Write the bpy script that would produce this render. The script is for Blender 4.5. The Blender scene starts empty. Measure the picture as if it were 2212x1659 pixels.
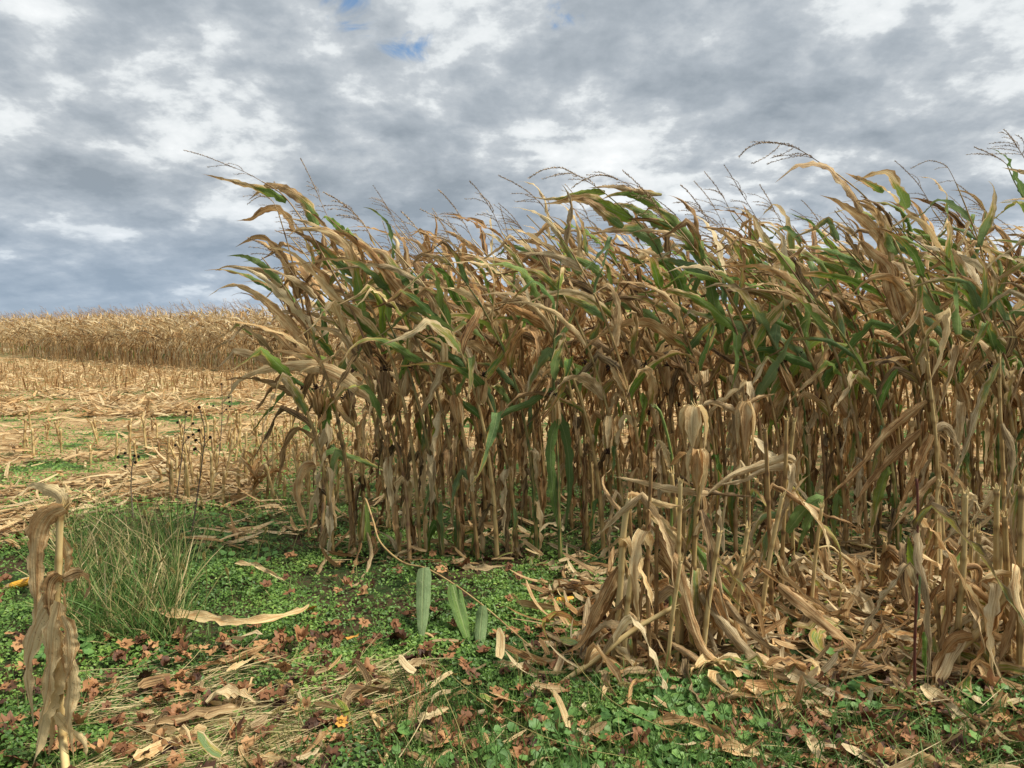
import bpy, math
import numpy as np
from mathutils import Vector
rng = np.random.default_rng(7)
R = math.radians
sc = bpy.context.scene

# ------------------------------------------------------------------ camera
PITCH = 4.3
CAMH = 1.6
cd = bpy.data.cameras.new('camera'); cam = bpy.data.objects.new('camera', cd)
sc.collection.objects.link(cam); sc.camera = cam
cd.lens = 26; cd.sensor_width = 36; cd.clip_start = 0.05; cd.clip_end = 6000
cam.location = (0, 0, CAMH); cam.rotation_euler = (R(90 - PITCH), 0, 0)

# ------------------------------------------------------------------ world
SUN_EL, SUN_AZ = R(55), R(95)      # azimuth clockwise from +Y
w = bpy.data.worlds.new('World'); sc.world = w; w.use_nodes = True
nt = w.node_tree; nt.nodes.clear()
def NN(t, kind, **kw):
    n = t.nodes.new(kind)
    for k, v in kw.items():
        if k.startswith('i_'):
            key = k[2:]; key = int(key) if key.isdigit() else key.replace('_', ' ')
            n.inputs[key].default_value = v
        else: setattr(n, k, v)
    return n
def math_(t, op, a, b=None, c=None, clamp=False):
    n = t.nodes.new('ShaderNodeMath'); n.operation = op; n.use_clamp = clamp
    for i, v in enumerate((a, b, c)):
        if v is None: continue
        if isinstance(v, (int, float)): n.inputs[i].default_value = v
        else: t.links.new(v, n.inputs[i])
    return n.outputs[0]
def mixc(t, f, a, b, mode='MIX'):
    n = t.nodes.new('ShaderNodeMix'); n.data_type = 'RGBA'; n.blend_type = mode
    for s, v in ((n.inputs[0], f), (n.inputs[6], a), (n.inputs[7], b)):
        if isinstance(v, (int, float)): s.default_value = v
        elif isinstance(v, tuple): s.default_value = (*v, 1) if len(v) == 3 else v
        else: t.links.new(v, s)
    return n.outputs[2]
def ramp(t, f, stops, interp='LINEAR'):
    n = t.nodes.new('ShaderNodeValToRGB'); e = n.color_ramp.elements; n.color_ramp.interpolation = interp
    while len(e) < len(stops): e.new(0.5)
    for el, (p, c) in zip(e, stops):
        el.position = p; el.color = (*c, 1) if isinstance(c, tuple) else (c, c, c, 1)
    t.links.new(f, n.inputs[0]); return n.outputs[0]
def smooth(t, v, a, b, lo=0., hi=1.):
    n = t.nodes.new('ShaderNodeMapRange'); n.interpolation_type = 'SMOOTHSTEP'
    t.links.new(v, n.inputs[0])
    for i, x in enumerate((a, b, lo, hi)): n.inputs[i + 1].default_value = x
    return n.outputs[0]
def comb(t, *a):
    n = t.nodes.new('ShaderNodeCombineXYZ')
    for i, v in enumerate(a):
        if isinstance(v, (int, float)): n.inputs[i].default_value = v
        else: t.links.new(v, n.inputs[i])
    return n.outputs[0]
def noise(t, vec, scale, detail=5, rough=.55, dist=0., kind='FBM', dim='3D'):
    n = t.nodes.new('ShaderNodeTexNoise'); n.noise_dimensions = dim; n.noise_type = kind
    n.inputs['Scale'].default_value = scale; n.inputs['Detail'].default_value = detail
    n.inputs['Roughness'].default_value = rough; n.inputs['Distortion'].default_value = dist
    t.links.new(vec, n.inputs['Vector']); return n.outputs[0]

tc = NN(nt, 'ShaderNodeTexCoord'); sep = NN(nt, 'ShaderNodeSeparateXYZ'); nt.links.new(tc.outputs['Generated'], sep.inputs[0])
X, Y, Z = sep.outputs
zc = math_(nt, 'ADD', math_(nt, 'MAXIMUM', Z, 0.0), 0.30)
cx = math_(nt, 'DIVIDE', X, zc); cy = math_(nt, 'DIVIDE', Y, zc)
pl0 = comb(nt, cx, cy, 3.7)
def vadd(a, b, sc_=1.0):
    n = nt.nodes.new('ShaderNodeVectorMath'); n.operation = 'MULTIPLY_ADD'
    nt.links.new(b, n.inputs[0]); n.inputs[1].default_value = (sc_,) * 3; nt.links.new(a, n.inputs[2]); return n.outputs[0]
wn = nt.nodes.new('ShaderNodeTexNoise'); wn.noise_dimensions = '2D'; wn.inputs['Scale'].default_value = 2.6; wn.inputs['Detail'].default_value = 6; wn.inputs['Roughness'].default_value = .6
nt.links.new(pl0, wn.inputs['Vector'])
def lumps(p, scale, det):
    n = nt.nodes.new('ShaderNodeTexVoronoi'); n.feature = 'SMOOTH_F1'; n.voronoi_dimensions = '2D'; n.inputs['Scale'].default_value = scale; n.inputs['Detail'].default_value = det
    n.inputs['Roughness'].default_value = .55; n.inputs['Smoothness'].default_value = .6; n.normalize = True
    nt.links.new(vadd(p, wn.outputs['Color'], .30), n.inputs['Vector']); return math_(nt, 'SUBTRACT', 1.0, n.outputs['Distance'])
pl = pl0
pl2 = comb(nt, math_(nt, 'ADD', cx, 0.05), math_(nt, 'ADD', cy, 0.07), 3.7)
big = noise(nt, comb(nt, math_(nt, 'ADD', cx, 7.3), cy, 0), 1.5, 3, .5, dim='2D')
n1 = noise(nt, pl, 3.6, 10, .62, .05, dim='2D'); n2 = noise(nt, pl2, 3.4, 5, .55, .1, dim='2D')
v1 = lumps(pl, 4.2, 3); v2 = lumps(pl2, 4.2, 2)
emb = math_(nt, 'ADD', math_(nt, 'MULTIPLY', math_(nt, 'SUBTRACT', n1, n2), 0.45), math_(nt, 'MULTIPLY', math_(nt, 'SUBTRACT', v1, v2), .72))
lum = math_(nt, 'ADD', math_(nt, 'MULTIPLY', math_(nt, 'SUBTRACT', n1, .5), 0.60),
            math_(nt, 'ADD', emb, math_(nt, 'MULTIPLY', math_(nt, 'SUBTRACT', big, .5), 1.15)))
lum = math_(nt, 'ADD', lum, math_(nt, 'MULTIPLY', X, 0.10))
lum = math_(nt, 'ADD', lum, smooth(nt, Z, 0.0, 0.42, -0.03, 0.06))
lum = math_(nt, 'ADD', lum, 0.46)
cloud = ramp(nt, lum, [(0.12, (0.28, 0.325, 0.37)), (0.38, (0.395, 0.44, 0.485)), (0.53, (0.51, 0.55, 0.585)),
                       (0.64, (0.74, 0.775, 0.79)), (0.90, (0.92, 0.94, 0.945))])
low = smooth(nt, Z, 0.02, 0.20, 1, 0)
cloud = mixc(nt, math_(nt, 'MULTIPLY', low, .38), cloud, (0.30, 0.43, 0.60))
pale = smooth(nt, Z, -0.01, 0.05, 1, 0)
cloud = mixc(nt, math_(nt, 'MULTIPLY', pale, .30), cloud, (0.60, 0.70, 0.80))
w.cycles.sampling_method = 'MANUAL'; w.cycles.sample_map_resolution = 512
sky = NN(nt, 'ShaderNodeTexSky', sky_type='NISHITA', sun_disc=False, sun_elevation=SUN_EL, sun_rotation=SUN_AZ)
skyc = mixc(nt, 1.0, sky.outputs[0], (.62, .95, 1.15), 'MULTIPLY')
# gaps in the cloud deck: three directions where it tears open
def gap(dx, dz, r, amt):
    a = math_(nt, 'SUBTRACT', X, dx); b = math_(nt, 'SUBTRACT', Z, dz)
    d = math_(nt, 'SQRT', math_(nt, 'ADD', math_(nt, 'MULTIPLY', a, a), math_(nt, 'MULTIPLY', math_(nt, 'MULTIPLY', b, b), 4.0)))
    return smooth(nt, d, 0, r, amt, 0)
g = math_(nt, 'MAXIMUM', gap(-0.165, 0.383, 0.085, .20), math_(nt, 'MAXIMUM', gap(-0.125, 0.345, 0.05, .20), gap(0.05, 0.385, .06, .20)))
fine = noise(nt, pl, 8., 6, .62, .4, dim='2D')
gm = smooth(nt, math_(nt, 'ADD', g, math_(nt, 'MULTIPLY', math_(nt, 'SUBTRACT', fine, .5), 1.3)), .08, .42, 0., .85)
gm = math_(nt, 'MULTIPLY', gm, smooth(nt, g, 0.0, .06))
bgc = NN(nt, 'ShaderNodeBackground'); nt.links.new(cloud, bgc.inputs[0]); bgc.inputs[1].default_value = 0.59
bgs = NN(nt, 'ShaderNodeBackground'); nt.links.new(skyc, bgs.inputs[0]); bgs.inputs[1].default_value = 0.07
mx = NN(nt, 'ShaderNodeMixShader'); nt.links.new(gm, mx.inputs[0]); nt.links.new(bgc.outputs[0], mx.inputs[1]); nt.links.new(bgs.outputs[0], mx.inputs[2])
ow = NN(nt, 'ShaderNodeOutputWorld'); nt.links.new(mx.outputs[0], ow.inputs[0])

sd = bpy.data.lights.new('sun', 'SUN'); sd.energy = 3.7; sd.angle = R(18); sd.color = (1, .945, .83)
sun = bpy.data.objects.new('sun', sd); sc.collection.objects.link(sun)
sdir = Vector((math.cos(SUN_EL) * math.sin(SUN_AZ), math.cos(SUN_EL) * math.cos(SUN_AZ), math.sin(SUN_EL)))
sun.rotation_euler = sdir.to_track_quat('Z', 'Y').to_euler(); sun.location = (0, 0, 30)
sc.view_settings.view_transform = 'Standard'; sc.view_settings.look = 'None'
sc.view_settings.exposure = 0.9; sc.view_settings.gamma = 1
sc.render.engine = 'CYCLES'
sc.cycles.max_bounces = 5; sc.cycles.diffuse_bounces = 3; sc.cycles.transmission_bounces = 3

# ------------------------------------------------------------------ picture plane helpers (photo measured at 2212 x 1659)
FP = 26 / 36 * 2212
cp, sp = math.cos(R(PITCH)), math.sin(R(PITCH))
def ray(px, py):
    a, b = px - 1106, py - 829.5
    return np.array([a, cp * FP - sp * b, -sp * FP - cp * b])
def W(px, py, d):
    r = ray(px, py); p = r * (d / r[1]); p[2] += CAMH
    if p[2] < 0.012: return G(px, py)
    return p
def G(px, py, z=0.012):
    r = ray(px, py); return r * ((z - CAMH) / r[2]) + np.array([0, 0, CAMH])
def path(px, d0, d1=None):
    d1 = d0 if d1 is None else d1; n = len(px)
    return np.array([W(x, y, d0 + (d1 - d0) * i / max(1, n - 1)) for i, (x, y) in enumerate(px)])
def spline(P, n):
    P = np.asarray(P, float)
    seg = np.linalg.norm(np.diff(P, axis=0), axis=1); c = np.r_[0, np.cumsum(seg)]
    Q = np.vstack([2 * P[0] - P[1], P, 2 * P[-1] - P[-2]])
    out = []
    for s in np.linspace(0, c[-1], n + 1):
        i = min(max(np.searchsorted(c, s, 'right') - 1, 0), len(seg) - 1)
        t = (s - c[i]) / max(seg[i], 1e-6); a, b, cc, d = Q[i:i + 4]
        out.append(.5 * (2 * b + (cc - a) * t + (2 * a - 5 * b + 4 * cc - d) * t * t + (3 * b - a - 3 * cc + d) * t ** 3))
    return np.array(out), c[-1]

# ------------------------------------------------------------------ mesh soup
class Soup:
    def __init__(s): s.V = []; s.Q = []; s.T = []; s.U = []; s.C = []; s.n = 0
    def add(s, V, Q=None, U=None, C=None, T=None):
        V = np.asarray(V, float).reshape(-1, 3); m = len(V)
        s.V.append(V)
        if Q is not None and len(Q): s.Q.append(np.asarray(Q, np.int64).reshape(-1, 4) + s.n)
        if T is not None and len(T): s.T.append(np.asarray(T, np.int64).reshape(-1, 3) + s.n)
        s.U.append(np.zeros((m, 3)) if U is None else np.asarray(U, float).reshape(-1, 3))
        C = np.array([1, .5, .5, 1.]) if C is None else np.asarray(C, float)
        s.C.append(np.broadcast_to(C, (m, 4)).copy()); s.n += m
    def merge(s, o, M=None, off=None, sc_=1., dcol=None):
        V = np.vstack(o.V)
        if M is not None: V = V @ M.T
        V = V * sc_
        if off is not None: V = V + off
        C = np.vstack(o.C)
        if dcol is not None: C = np.clip(C + dcol, 0, 1)
        U = np.vstack(o.U)
        s.add(V, np.vstack(o.Q) if o.Q else None, U, None, np.vstack(o.T) if o.T else None); s.C[-1] = C
    def mesh(s, name, mat, smooth=True):
        me = bpy.data.meshes.new(name); V = np.vstack(s.V).astype(np.float32)
        Q = np.vstack(s.Q) if s.Q else np.zeros((0, 4), int); T = np.vstack(s.T) if s.T else np.zeros((0, 3), int)
        nq, ntr = len(Q), len(T)
        me.vertices.add(len(V)); me.vertices.foreach_set('co', V.ravel())
        me.loops.add(nq * 4 + ntr * 3); me.loops.foreach_set('vertex_index', np.r_[Q.ravel(), T.ravel()].astype(np.int32))
        me.polygons.add(nq + ntr)
        me.polygons.foreach_set('loop_start', np.r_[np.arange(nq) * 4, nq * 4 + np.arange(ntr) * 3].astype(np.int32))
        me.update(calc_edges=True)
        if smooth: me.polygons.foreach_set('use_smooth', np.ones(nq + ntr, bool))
        a = me.attributes.new('uvp', 'FLOAT_VECTOR', 'POINT'); a.data.foreach_set('vector', np.vstack(s.U).astype(np.float32).ravel())
        a = me.attributes.new('vc', 'FLOAT_COLOR', 'POINT'); a.data.foreach_set('color', np.vstack(s.C).astype(np.float32).ravel())
        me.materials.append(mat); return me
    def obj(s, name, mat, parent=None, smooth=True, origin=None):
        if origin is not None:
            s.V = [v - np.asarray(origin) for v in s.V]
        o = bpy.data.objects.new(name, s.mesh(name, mat, smooth)); sc.collection.objects.link(o)
        if origin is not None: o.location = origin
        if parent is not None:
            o.parent = parent; 
        return o
def tag(o, label=None, cat=None, group=None, kind=None):
    if label and len(label.split()) > 16: print('LONG', len(label.split()), label)
    for k, v in (('label', label), ('category', cat), ('group', group), ('kind', kind)):
        if v: o[k] = v
    return o
def empty(name, loc):
    o = bpy.data.objects.new(name, None); o.empty_display_size = .05; sc.collection.objects.link(o); o.location = loc; return o
def nrm(v): return v / (np.linalg.norm(v, axis=-1, keepdims=True) + 1e-9)

# ------------------------------------------------------------------ materials
def newmat(name):
    m = bpy.data.materials.new(name); m.use_nodes = True; t = m.node_tree; t.nodes.clear()
    return m, t
def finish(t, col, rough=.6, trans=0., bump=None, bstr=.3, bdist=.002, spec=.3, tcol=None):
    p = NN(t, 'ShaderNodeBsdfPrincipled'); o = NN(t, 'ShaderNodeOutputMaterial')
    if isinstance(col, tuple): p.inputs['Base Color'].default_value = (*col, 1)
    else: t.links.new(col, p.inputs['Base Color'])
    if isinstance(rough, (int, float)): p.inputs['Roughness'].default_value = rough
    else: t.links.new(rough, p.inputs['Roughness'])
    p.inputs['Specular IOR Level'].default_value = spec
    if bump is not None:
        b = NN(t, 'ShaderNodeBump'); b.inputs['Strength'].default_value = bstr; b.inputs['Distance'].default_value = bdist
        t.links.new(bump, b.inputs['Height']); t.links.new(b.outputs[0], p.inputs['Normal'])
    out = p.outputs[0]
    if trans > 0:
        tr = NN(t, 'ShaderNodeBsdfTranslucent')
        t.links.new(tcol if tcol is not None else col, tr.inputs[0])
        m = NN(t, 'ShaderNodeMixShader'); m.inputs[0].default_value = trans
        t.links.new(p.outputs[0], m.inputs[1]); t.links.new(tr.outputs[0], m.inputs[2]); out = m.outputs[0]
    t.links.new(out, o.inputs[0])
def attrs(t):
    a = NN(t, 'ShaderNodeAttribute', attribute_name='uvp'); c = NN(t, 'ShaderNodeAttribute', attribute_name='vc')
    s1 = NN(t, 'ShaderNodeSeparateXYZ'); t.links.new(a.outputs['Vector'], s1.inputs[0])
    s2 = NN(t, 'ShaderNodeSeparateColor'); t.links.new(c.outputs['Color'], s2.inputs[0])
    return s1.outputs, s2.outputs

def blade_material():
    m, t = newmat('corn_blade'); (ux, uy, uz), (cr, cg, cb) = attrs(t)
    sz = math_(t, 'MULTIPLY', uz, 37.)
    v1 = comb(t, math_(t, 'MULTIPLY', ux, 5.5), math_(t, 'MULTIPLY', uy, 5.), sz)
    v2 = comb(t, math_(t, 'MULTIPLY', ux, 1.3), math_(t, 'MULTIPLY', uy, 9.), math_(t, 'ADD', sz, 5.3))
    v3 = comb(t, math_(t, 'MULTIPLY', ux, 16.), math_(t, 'MULTIPLY', uy, 3.), sz)
    st = noise(t, v1, 1.0, 4, .6); bl = noise(t, v2, 1.0, 3, .6); fi = noise(t, v3, 1.0, 2, .5)
    f = math_(t, 'ADD', math_(t, 'MULTIPLY', math_(t, 'SUBTRACT', st, .5), 1.15), math_(t, 'MULTIPLY', math_(t, 'SUBTRACT', bl, .5), .95))
    f = math_(t, 'ADD', f, math_(t, 'MULTIPLY', math_(t, 'SUBTRACT', fi, .5), .75))
    f = math_(t, 'ADD', f, math_(t, 'ADD', math_(t, 'MULTIPLY', cg, .66), .15))
    warm = ramp(t, f, [(0.05, (.048, .023, .009)), (.22, (.185, .088, .026)), (.42, (.43, .208, .070)), (.62, (.62, .375, .155)), (.85, (.79, .61, .31))])
    grey = ramp(t, f, [(0.05, (.05, .036, .020)), (.25, (.165, .12, .062)), (.5, (.38, .29, .16)), (.8, (.66, .56, .36))])
    dry = mixc(t, cb, warm, grey)
    gf = math_(t, 'ADD', math_(t, 'MULTIPLY', math_(t, 'ADD', st, fi), .35), math_(t, 'MULTIPLY', cg, .35))
    green = ramp(t, gf, [(.2, (.03, .075, .010)), (.42, (.075, .165, .015)), (.60, (.17, .27, .022)), (.85, (.34, .38, .04))])
    green = mixc(t, math_(t, 'MULTIPLY', cb, .75), green, (.19, .26, .145))
    dd = math_(t, 'ADD', cr, math_(t, 'MULTIPLY', math_(t, 'SUBTRACT', math_(t, 'ADD', math_(t, 'MULTIPLY', st, .5), math_(t, 'MULTIPLY', bl, .5)), .5), 1.1))
    edge = math_(t, 'MULTIPLY', math_(t, 'MULTIPLY', ux, ux), .22)
    dd = math_(t, 'ADD', dd, edge)
    c = mixc(t, smooth(t, dd, .36, .50), green, (.33, .27, .045))
    c = mixc(t, smooth(t, dd, .44, .58), c, dry)
    spn = noise(t, comb(t, math_(t, 'MULTIPLY', ux, 3.5), math_(t, 'MULTIPLY', uy, 90.), sz), 1., 3, .7)
    c = mixc(t, math_(t, 'MULTIPLY', smooth(t, spn, .60, .72), .55), c, (.085, .04, .02))
    c = mixc(t, math_(t, 'MULTIPLY', smooth(t, spn, .40, .28), .30), c, (.72, .62, .44))
    rib = smooth(t, math_(t, 'ABSOLUTE', ux), .05, .11, 1, 0)
    ribc = mixc(t, smooth(t, cr, .3, .7), (.28, .34, .14), (.52, .38, .19))
    c = mixc(t, math_(t, 'MULTIPLY', rib, .6), c, ribc)
    vein = math_(t, 'ADD', fi, math_(t, 'MULTIPLY', rib, .8))
    cre = noise(t, comb(t, math_(t, 'MULTIPLY', ux, 2.), math_(t, 'MULTIPLY', uy, 34.), sz), 1., 3, .6)
    finish(t, c, .62, .30, math_(t, 'ADD', vein, math_(t, 'MULTIPLY', cre, 1.6)), .7, .004, .22)
    return m
M_BLADE = blade_material()

def stalk_material():
    m, t = newmat('corn_stalk'); (ux, uy, uz), (cr, cg, cb) = attrs(t)
    sz = math_(t, 'MULTIPLY', uz, 29.)
    st = noise(t, comb(t, math_(t, 'MULTIPLY', ux, 7.), math_(t, 'MULTIPLY', uy, 4.), sz), 1., 4, .6)
    bl = noise(t, comb(t, math_(t, 'MULTIPLY', ux, 1.5), math_(t, 'MULTIPLY', uy, 7.), sz), 1., 3, .6)
    f = math_(t, 'ADD', math_(t, 'MULTIPLY', st, .6), math_(t, 'MULTIPLY', bl, .6))
    f = math_(t, 'ADD', f, math_(t, 'SUBTRACT', math_(t, 'MULTIPLY', cg, .6), .38))
    c = ramp(t, f, [(.1, (.06, .03, .015)), (.32, (.20, .115, .045)), (.55, (.38, .26, .10)), (.8, (.56, .43, .20))])
    gr = ramp(t, f, [(.2, (.03, .07, .015)), (.6, (.11, .17, .035)), (.9, (.22, .26, .07))])
    c = mixc(t, smooth(t, math_(t, 'ADD', cr, math_(t, 'MULTIPLY', math_(t, 'SUBTRACT', bl, .5), .7)), .35, .6), gr, c)
    c = mixc(t, cb, c, (.10, .018, .02))
    finish(t, c, .5, 0, st, .3, .002, .35); return m
M_STALK = stalk_material()

def simple_mat(name, stops, scale=20., rough=.65, trans=0., useobj=False, bstr=.3, aniso=(1, 1, 1), spec=.25, var=.7):
    m, t = newmat(name); (ux, uy, uz), (cr, cg, cb) = attrs(t)
    tcn = NN(t, 'ShaderNodeTexCoord'); mp = NN(t, 'ShaderNodeMapping'); mp.inputs['Scale'].default_value = aniso
    t.links.new(tcn.outputs['Object'], mp.inputs[0])
    n = noise(t, mp.outputs[0], scale, 5, .6)
    f = math_(t, 'ADD', math_(t, 'MULTIPLY', n, .8), math_(t, 'MULTIPLY', cg, var)); f = math_(t, 'SUBTRACT', f, .25)
    if useobj:
        oi = NN(t, 'ShaderNodeObjectInfo'); f = math_(t, 'ADD', f, math_(t, 'MULTIPLY', math_(t, 'SUBTRACT', oi.outputs['Random'], .5), .55))
    c = ramp(t, f, stops)
    finish(t, c, rough, trans, n, bstr, .003, spec); return m
M_TASSEL = simple_mat('tassel_straw', [(.1, (.09, .06, .035)), (.5, (.27, .18, .10)), (.9, (.50, .37, .22))], 60)
M_SILK = simple_mat('dry_silk', [(.1, (.012, .006, .004)), (.9, (.07, .03, .018))], 60)
M_WEED = simple_mat('weed_leaf', [(.05, (.032, .075, .015)), (.4, (.085, .17, .030)), (.7, (.16, .275, .05)), (1., (.30, .40, .09))], 7, .5, .25, spec=.35)
M_BROAD = simple_mat('broad_weed_leaf', [(.05, (.04, .10, .025)), (.5, (.105, .215, .052)), (1., (.21, .34, .09))], 30, .5, .25)
M_GRASS = simple_mat('grass_blade', [(.0, (.04, .10, .02)), (.35, (.10, .18, .04)), (.55, (.24, .24, .085)), (.75, (.40, .31, .14)), (1., (.55, .44, .24))], 5, .6, .25, var=1.15)
M_MAPLE = simple_mat('maple_leaf', [(.02, (.05, .022, .012)), (.25, (.14, .060, .028)), (.5, (.26, .118, .052)), (.75, (.40, .21, .09)), (1., (.56, .39, .19))], 28, .6, .15, useobj=True)
M_YMAPLE = simple_mat('yellow_maple_leaf', [(.1, (.40, .16, .03)), (.5, (.55, .27, .05)), (1, (.62, .38, .10))], 30, .6, .15)
M_KERNEL = simple_mat('corn_kernel', [(.1, (.55, .22, .02)), (.6, (.75, .40, .04)), (1., (.80, .55, .10))], 80, .35, spec=.5)
M_HEAD = simple_mat('dark_seed_head', [(.1, (.012, .010, .009)), (.9, (.06, .045, .035))], 90)
M_STEM = simple_mat('dry_weed_stem', [(.1, (.06, .045, .035)), (.9, (.22, .17, .12))], 40)
M_FOX = simple_mat('foxtail_bristle', [(.1, (.20, .20, .06)), (.5, (.38, .32, .12)), (1., (.58, .46, .22))], 40, .6, .3)

def soil_material():
    m, t = newmat('soil'); g = NN(t, 'ShaderNodeNewGeometry')
    a = noise(t, g.outputs['Position'], 1.1, 6, .6); b = noise(t, g.outputs['Position'], 26, 6, .65)
    sp_ = NN(t, 'ShaderNodeSeparateXYZ'); t.links.new(g.outputs['Position'], sp_.inputs[0])
    near = mixc(t, smooth(t, math_(t, 'ADD', a, math_(t, 'MULTIPLY', math_(t, 'SUBTRACT', b, .5), .6)), .42, .58), (.055, .036, .02), (.025, .045, .014))
    far = ramp(t, b, [(.3, (.12, .075, .035)), (.5, (.32, .215, .105)), (.7, (.50, .36, .19))])
    far = mixc(t, smooth(t, a, .50, .60), far, (.05, .10, .025))
    c = mixc(t, smooth(t, sp_.outputs[1], 5.5, 9.), near, far)
    finish(t, c, .9, 0, b, .8, .02, .1); return m
M_SOIL = soil_material()

# ------------------------------------------------------------------ ground
gx = np.unique(np.r_[np.linspace(-3000, -12, 24), np.linspace(-12, 12, 120), np.linspace(12, 3000, 24)])
gy = np.unique(np.r_[np.linspace(-400, -1, 5), np.linspace(-1, 14, 90), np.linspace(14, 60, 30), np.linspace(60, 4000, 20)])
GX, GY = np.meshgrid(gx, gy); near = np.exp(-((GX / 9) ** 2 + ((GY - 5) / 6) ** 2))
GZ = -0.012 + near * .010 * np.sin(GX * 7.1 + 1.3 * np.sin(GY * 3)) * np.sin(GY * 6.3)
s = Soup(); nx, ny = len(gx), len(gy); idx = np.arange(nx * ny).reshape(ny, nx)
s.add(np.stack([GX, GY, GZ], -1), np.stack([idx[:-1, :-1], idx[:-1, 1:], idx[1:, 1:], idx[1:, :-1]], -1))
tag(s.obj('ground', M_SOIL), kind='structure')

# ------------------------------------------------------------------ ribbon / tube builders
def rot(v, k, a):
    k = nrm(k); c, s_ = math.cos(a), math.sin(a)
    return v * c + np.cross(k, v) * s_ + k * np.dot(k, v) * (1 - c)
def ribbon(soup, P, Wd, roll=0., twist=0., fold=.35, ripple=.012, col=(1, .5, .5), dry0=None, dry1=None, cross=4, seed=None, base=.45, tipp=1.5, ragged=.12, hint=None, rip_k=None, curl=0., rag=.12):
    """blade along P: keel-folded, rippled, twisting; col=(dryness, tone, grey)"""
    n = len(P) - 1; T = np.gradient(P, axis=0); T = nrm(T)
    seg = np.r_[0, np.cumsum(np.linalg.norm(np.diff(P, axis=0), axis=1))]; L = seg[-1]
    h = np.array([0, 0, 1.]) if hint is None else np.asarray(hint, float)
    S = np.cross(T[0], h)
    if np.linalg.norm(S) < .2: S = np.cross(T[0], np.array([.3, 1, 0]))
    S = nrm(S); S = rot(S, T[0], roll)
    seed = rng.random() if seed is None else seed
    k1 = rng.uniform(18, 34) if rip_k is None else rip_k; ph = rng.random(4) * 6.28
    xs = np.linspace(-1, 1, cross + 1); V = []; U = []; C = []
    for i in range(n + 1):
        t = i / n
        if i:
            S = nrm(S - T[i] * np.dot(S, T[i])); S = rot(S, T[i], twist / n * (1 + .8 * math.sin(ph[3] + t * 9)))
        N = np.cross(S, T[i])
        wv = Wd * .5 * (base + (1 - base) * min(1, t / .14) ** .7) * max(0.012, (1 - t ** 2.0)) ** (tipp * .75)
        s_ = seg[i]
        wv *= 1 + ragged * math.sin(s_ * 23 + ph[0]) * math.sin(s_ * 9 + ph[1])
        fo = fold * (1 + .35 * math.sin(s_ * 7 + ph[2]))
        jr = rng.normal(0, rag, 2); jl = rng.normal(0, rag * .022, 2)
        for x in xs:
            ang = fo * abs(x) ** .8 + curl * abs(x)
            lat = x * math.cos(ang); up_ = abs(x) * math.sin(ang)
            rp = ripple * abs(x) ** 1.5 * (math.sin(s_ * k1 * 1.6 + (ph[0] if x > 0 else ph[1])) + .5 * math.sin(s_ * k1 * 3.1 + ph[2] + x)) * min(1, t * 6) * min(1., wv / (Wd * .3))
            ew = 1 + (jr[int(x > 0)] if abs(x) > .8 else 0); V.append(P[i] + S * lat * wv * ew + N * (up_ * wv + rp + (jl[int(x > 0)] * abs(x) if wv > .008 else 0))); U.append((x, s_, seed))
            dr = col[0] if dry0 is None else dry0 + (dry1 - dry0) * t
            C.append((min(1, max(0, dr)), col[1], col[2], 1))
    m = cross + 1; ii = np.arange(n)[:, None] * m + np.arange(cross)[None]
    Q = np.stack([ii, ii + 1, ii + m + 1, ii + m], -1)
    soup.add(V, Q, U, None); soup.C[-1] = np.array(C)
def tube(soup, P, rad, sides=7, col=(1, .5, 0), seed=None, nodes=None, cap=True):
    P = np.asarray(P, float); n = len(P); T = nrm(np.gradient(P, axis=0)); rad = np.broadcast_to(rad, n)
    S = np.cross(T[0], [.2, 1, .1]); S = nrm(S); seed = rng.random() if seed is None else seed
    seg = np.r_[0, np.cumsum(np.linalg.norm(np.diff(P, axis=0), axis=1))]
    V = []; U = []; C = []
    for i in range(n):
        S = nrm(S - T[i] * np.dot(S, T[i])); B = np.cross(T[i], S)
        for j in range(sides):
            a = j / sides * 6.2832; V.append(P[i] + (S * math.cos(a) + B * math.sin(a)) * rad[i])
            U.append((abs(j / sides - .5) * 4, seg[i], seed))
            g = col[1] if nodes is None else col[1] - nodes[i]
            C.append((col[0], max(0, g), col[2], 1))
    ii = np.arange(n - 1)[:, None] * sides; jj = np.arange(sides)[None]; j2 = (jj + 1) % sides
    Q = np.stack([ii + jj, ii + j2, ii + sides + j2, ii + sides + jj], -1).reshape(-1, 4)
    T_ = []
    if cap:
        V.append(P[-1]); U.append((0, seg[-1], seed)); C.append((1, .85, 0, 1)); k = len(V) - 1
        T_ = [((n - 1) * sides + j, (n - 1) * sides + (j + 1) % sides, k) for j in range(sides)]
    soup.add(V, Q, U, None, T_); soup.C[-1] = np.array(C)
def stalk_tube(soup, pts, r0, r1, col=(1, .5, 0), res=.035, node_gap=.17, sides=7):
    _, L = spline(pts, 4); n = max(4, int(L / res)); P, L = spline(pts, n)
    s_ = np.linspace(0, L, n + 1); off = rng.random() * node_gap
    rad = r0 + (r1 - r0) * (s_ / L)
    d = np.abs(((s_ + off) % node_gap) - node_gap / 2)
    nd = np.clip(1 - d / (res * .9), 0, 1)
    rad = rad * (1 + .22 * nd)
    tube(soup, P, rad, sides, col, nodes=nd * .55)
    return P
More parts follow.
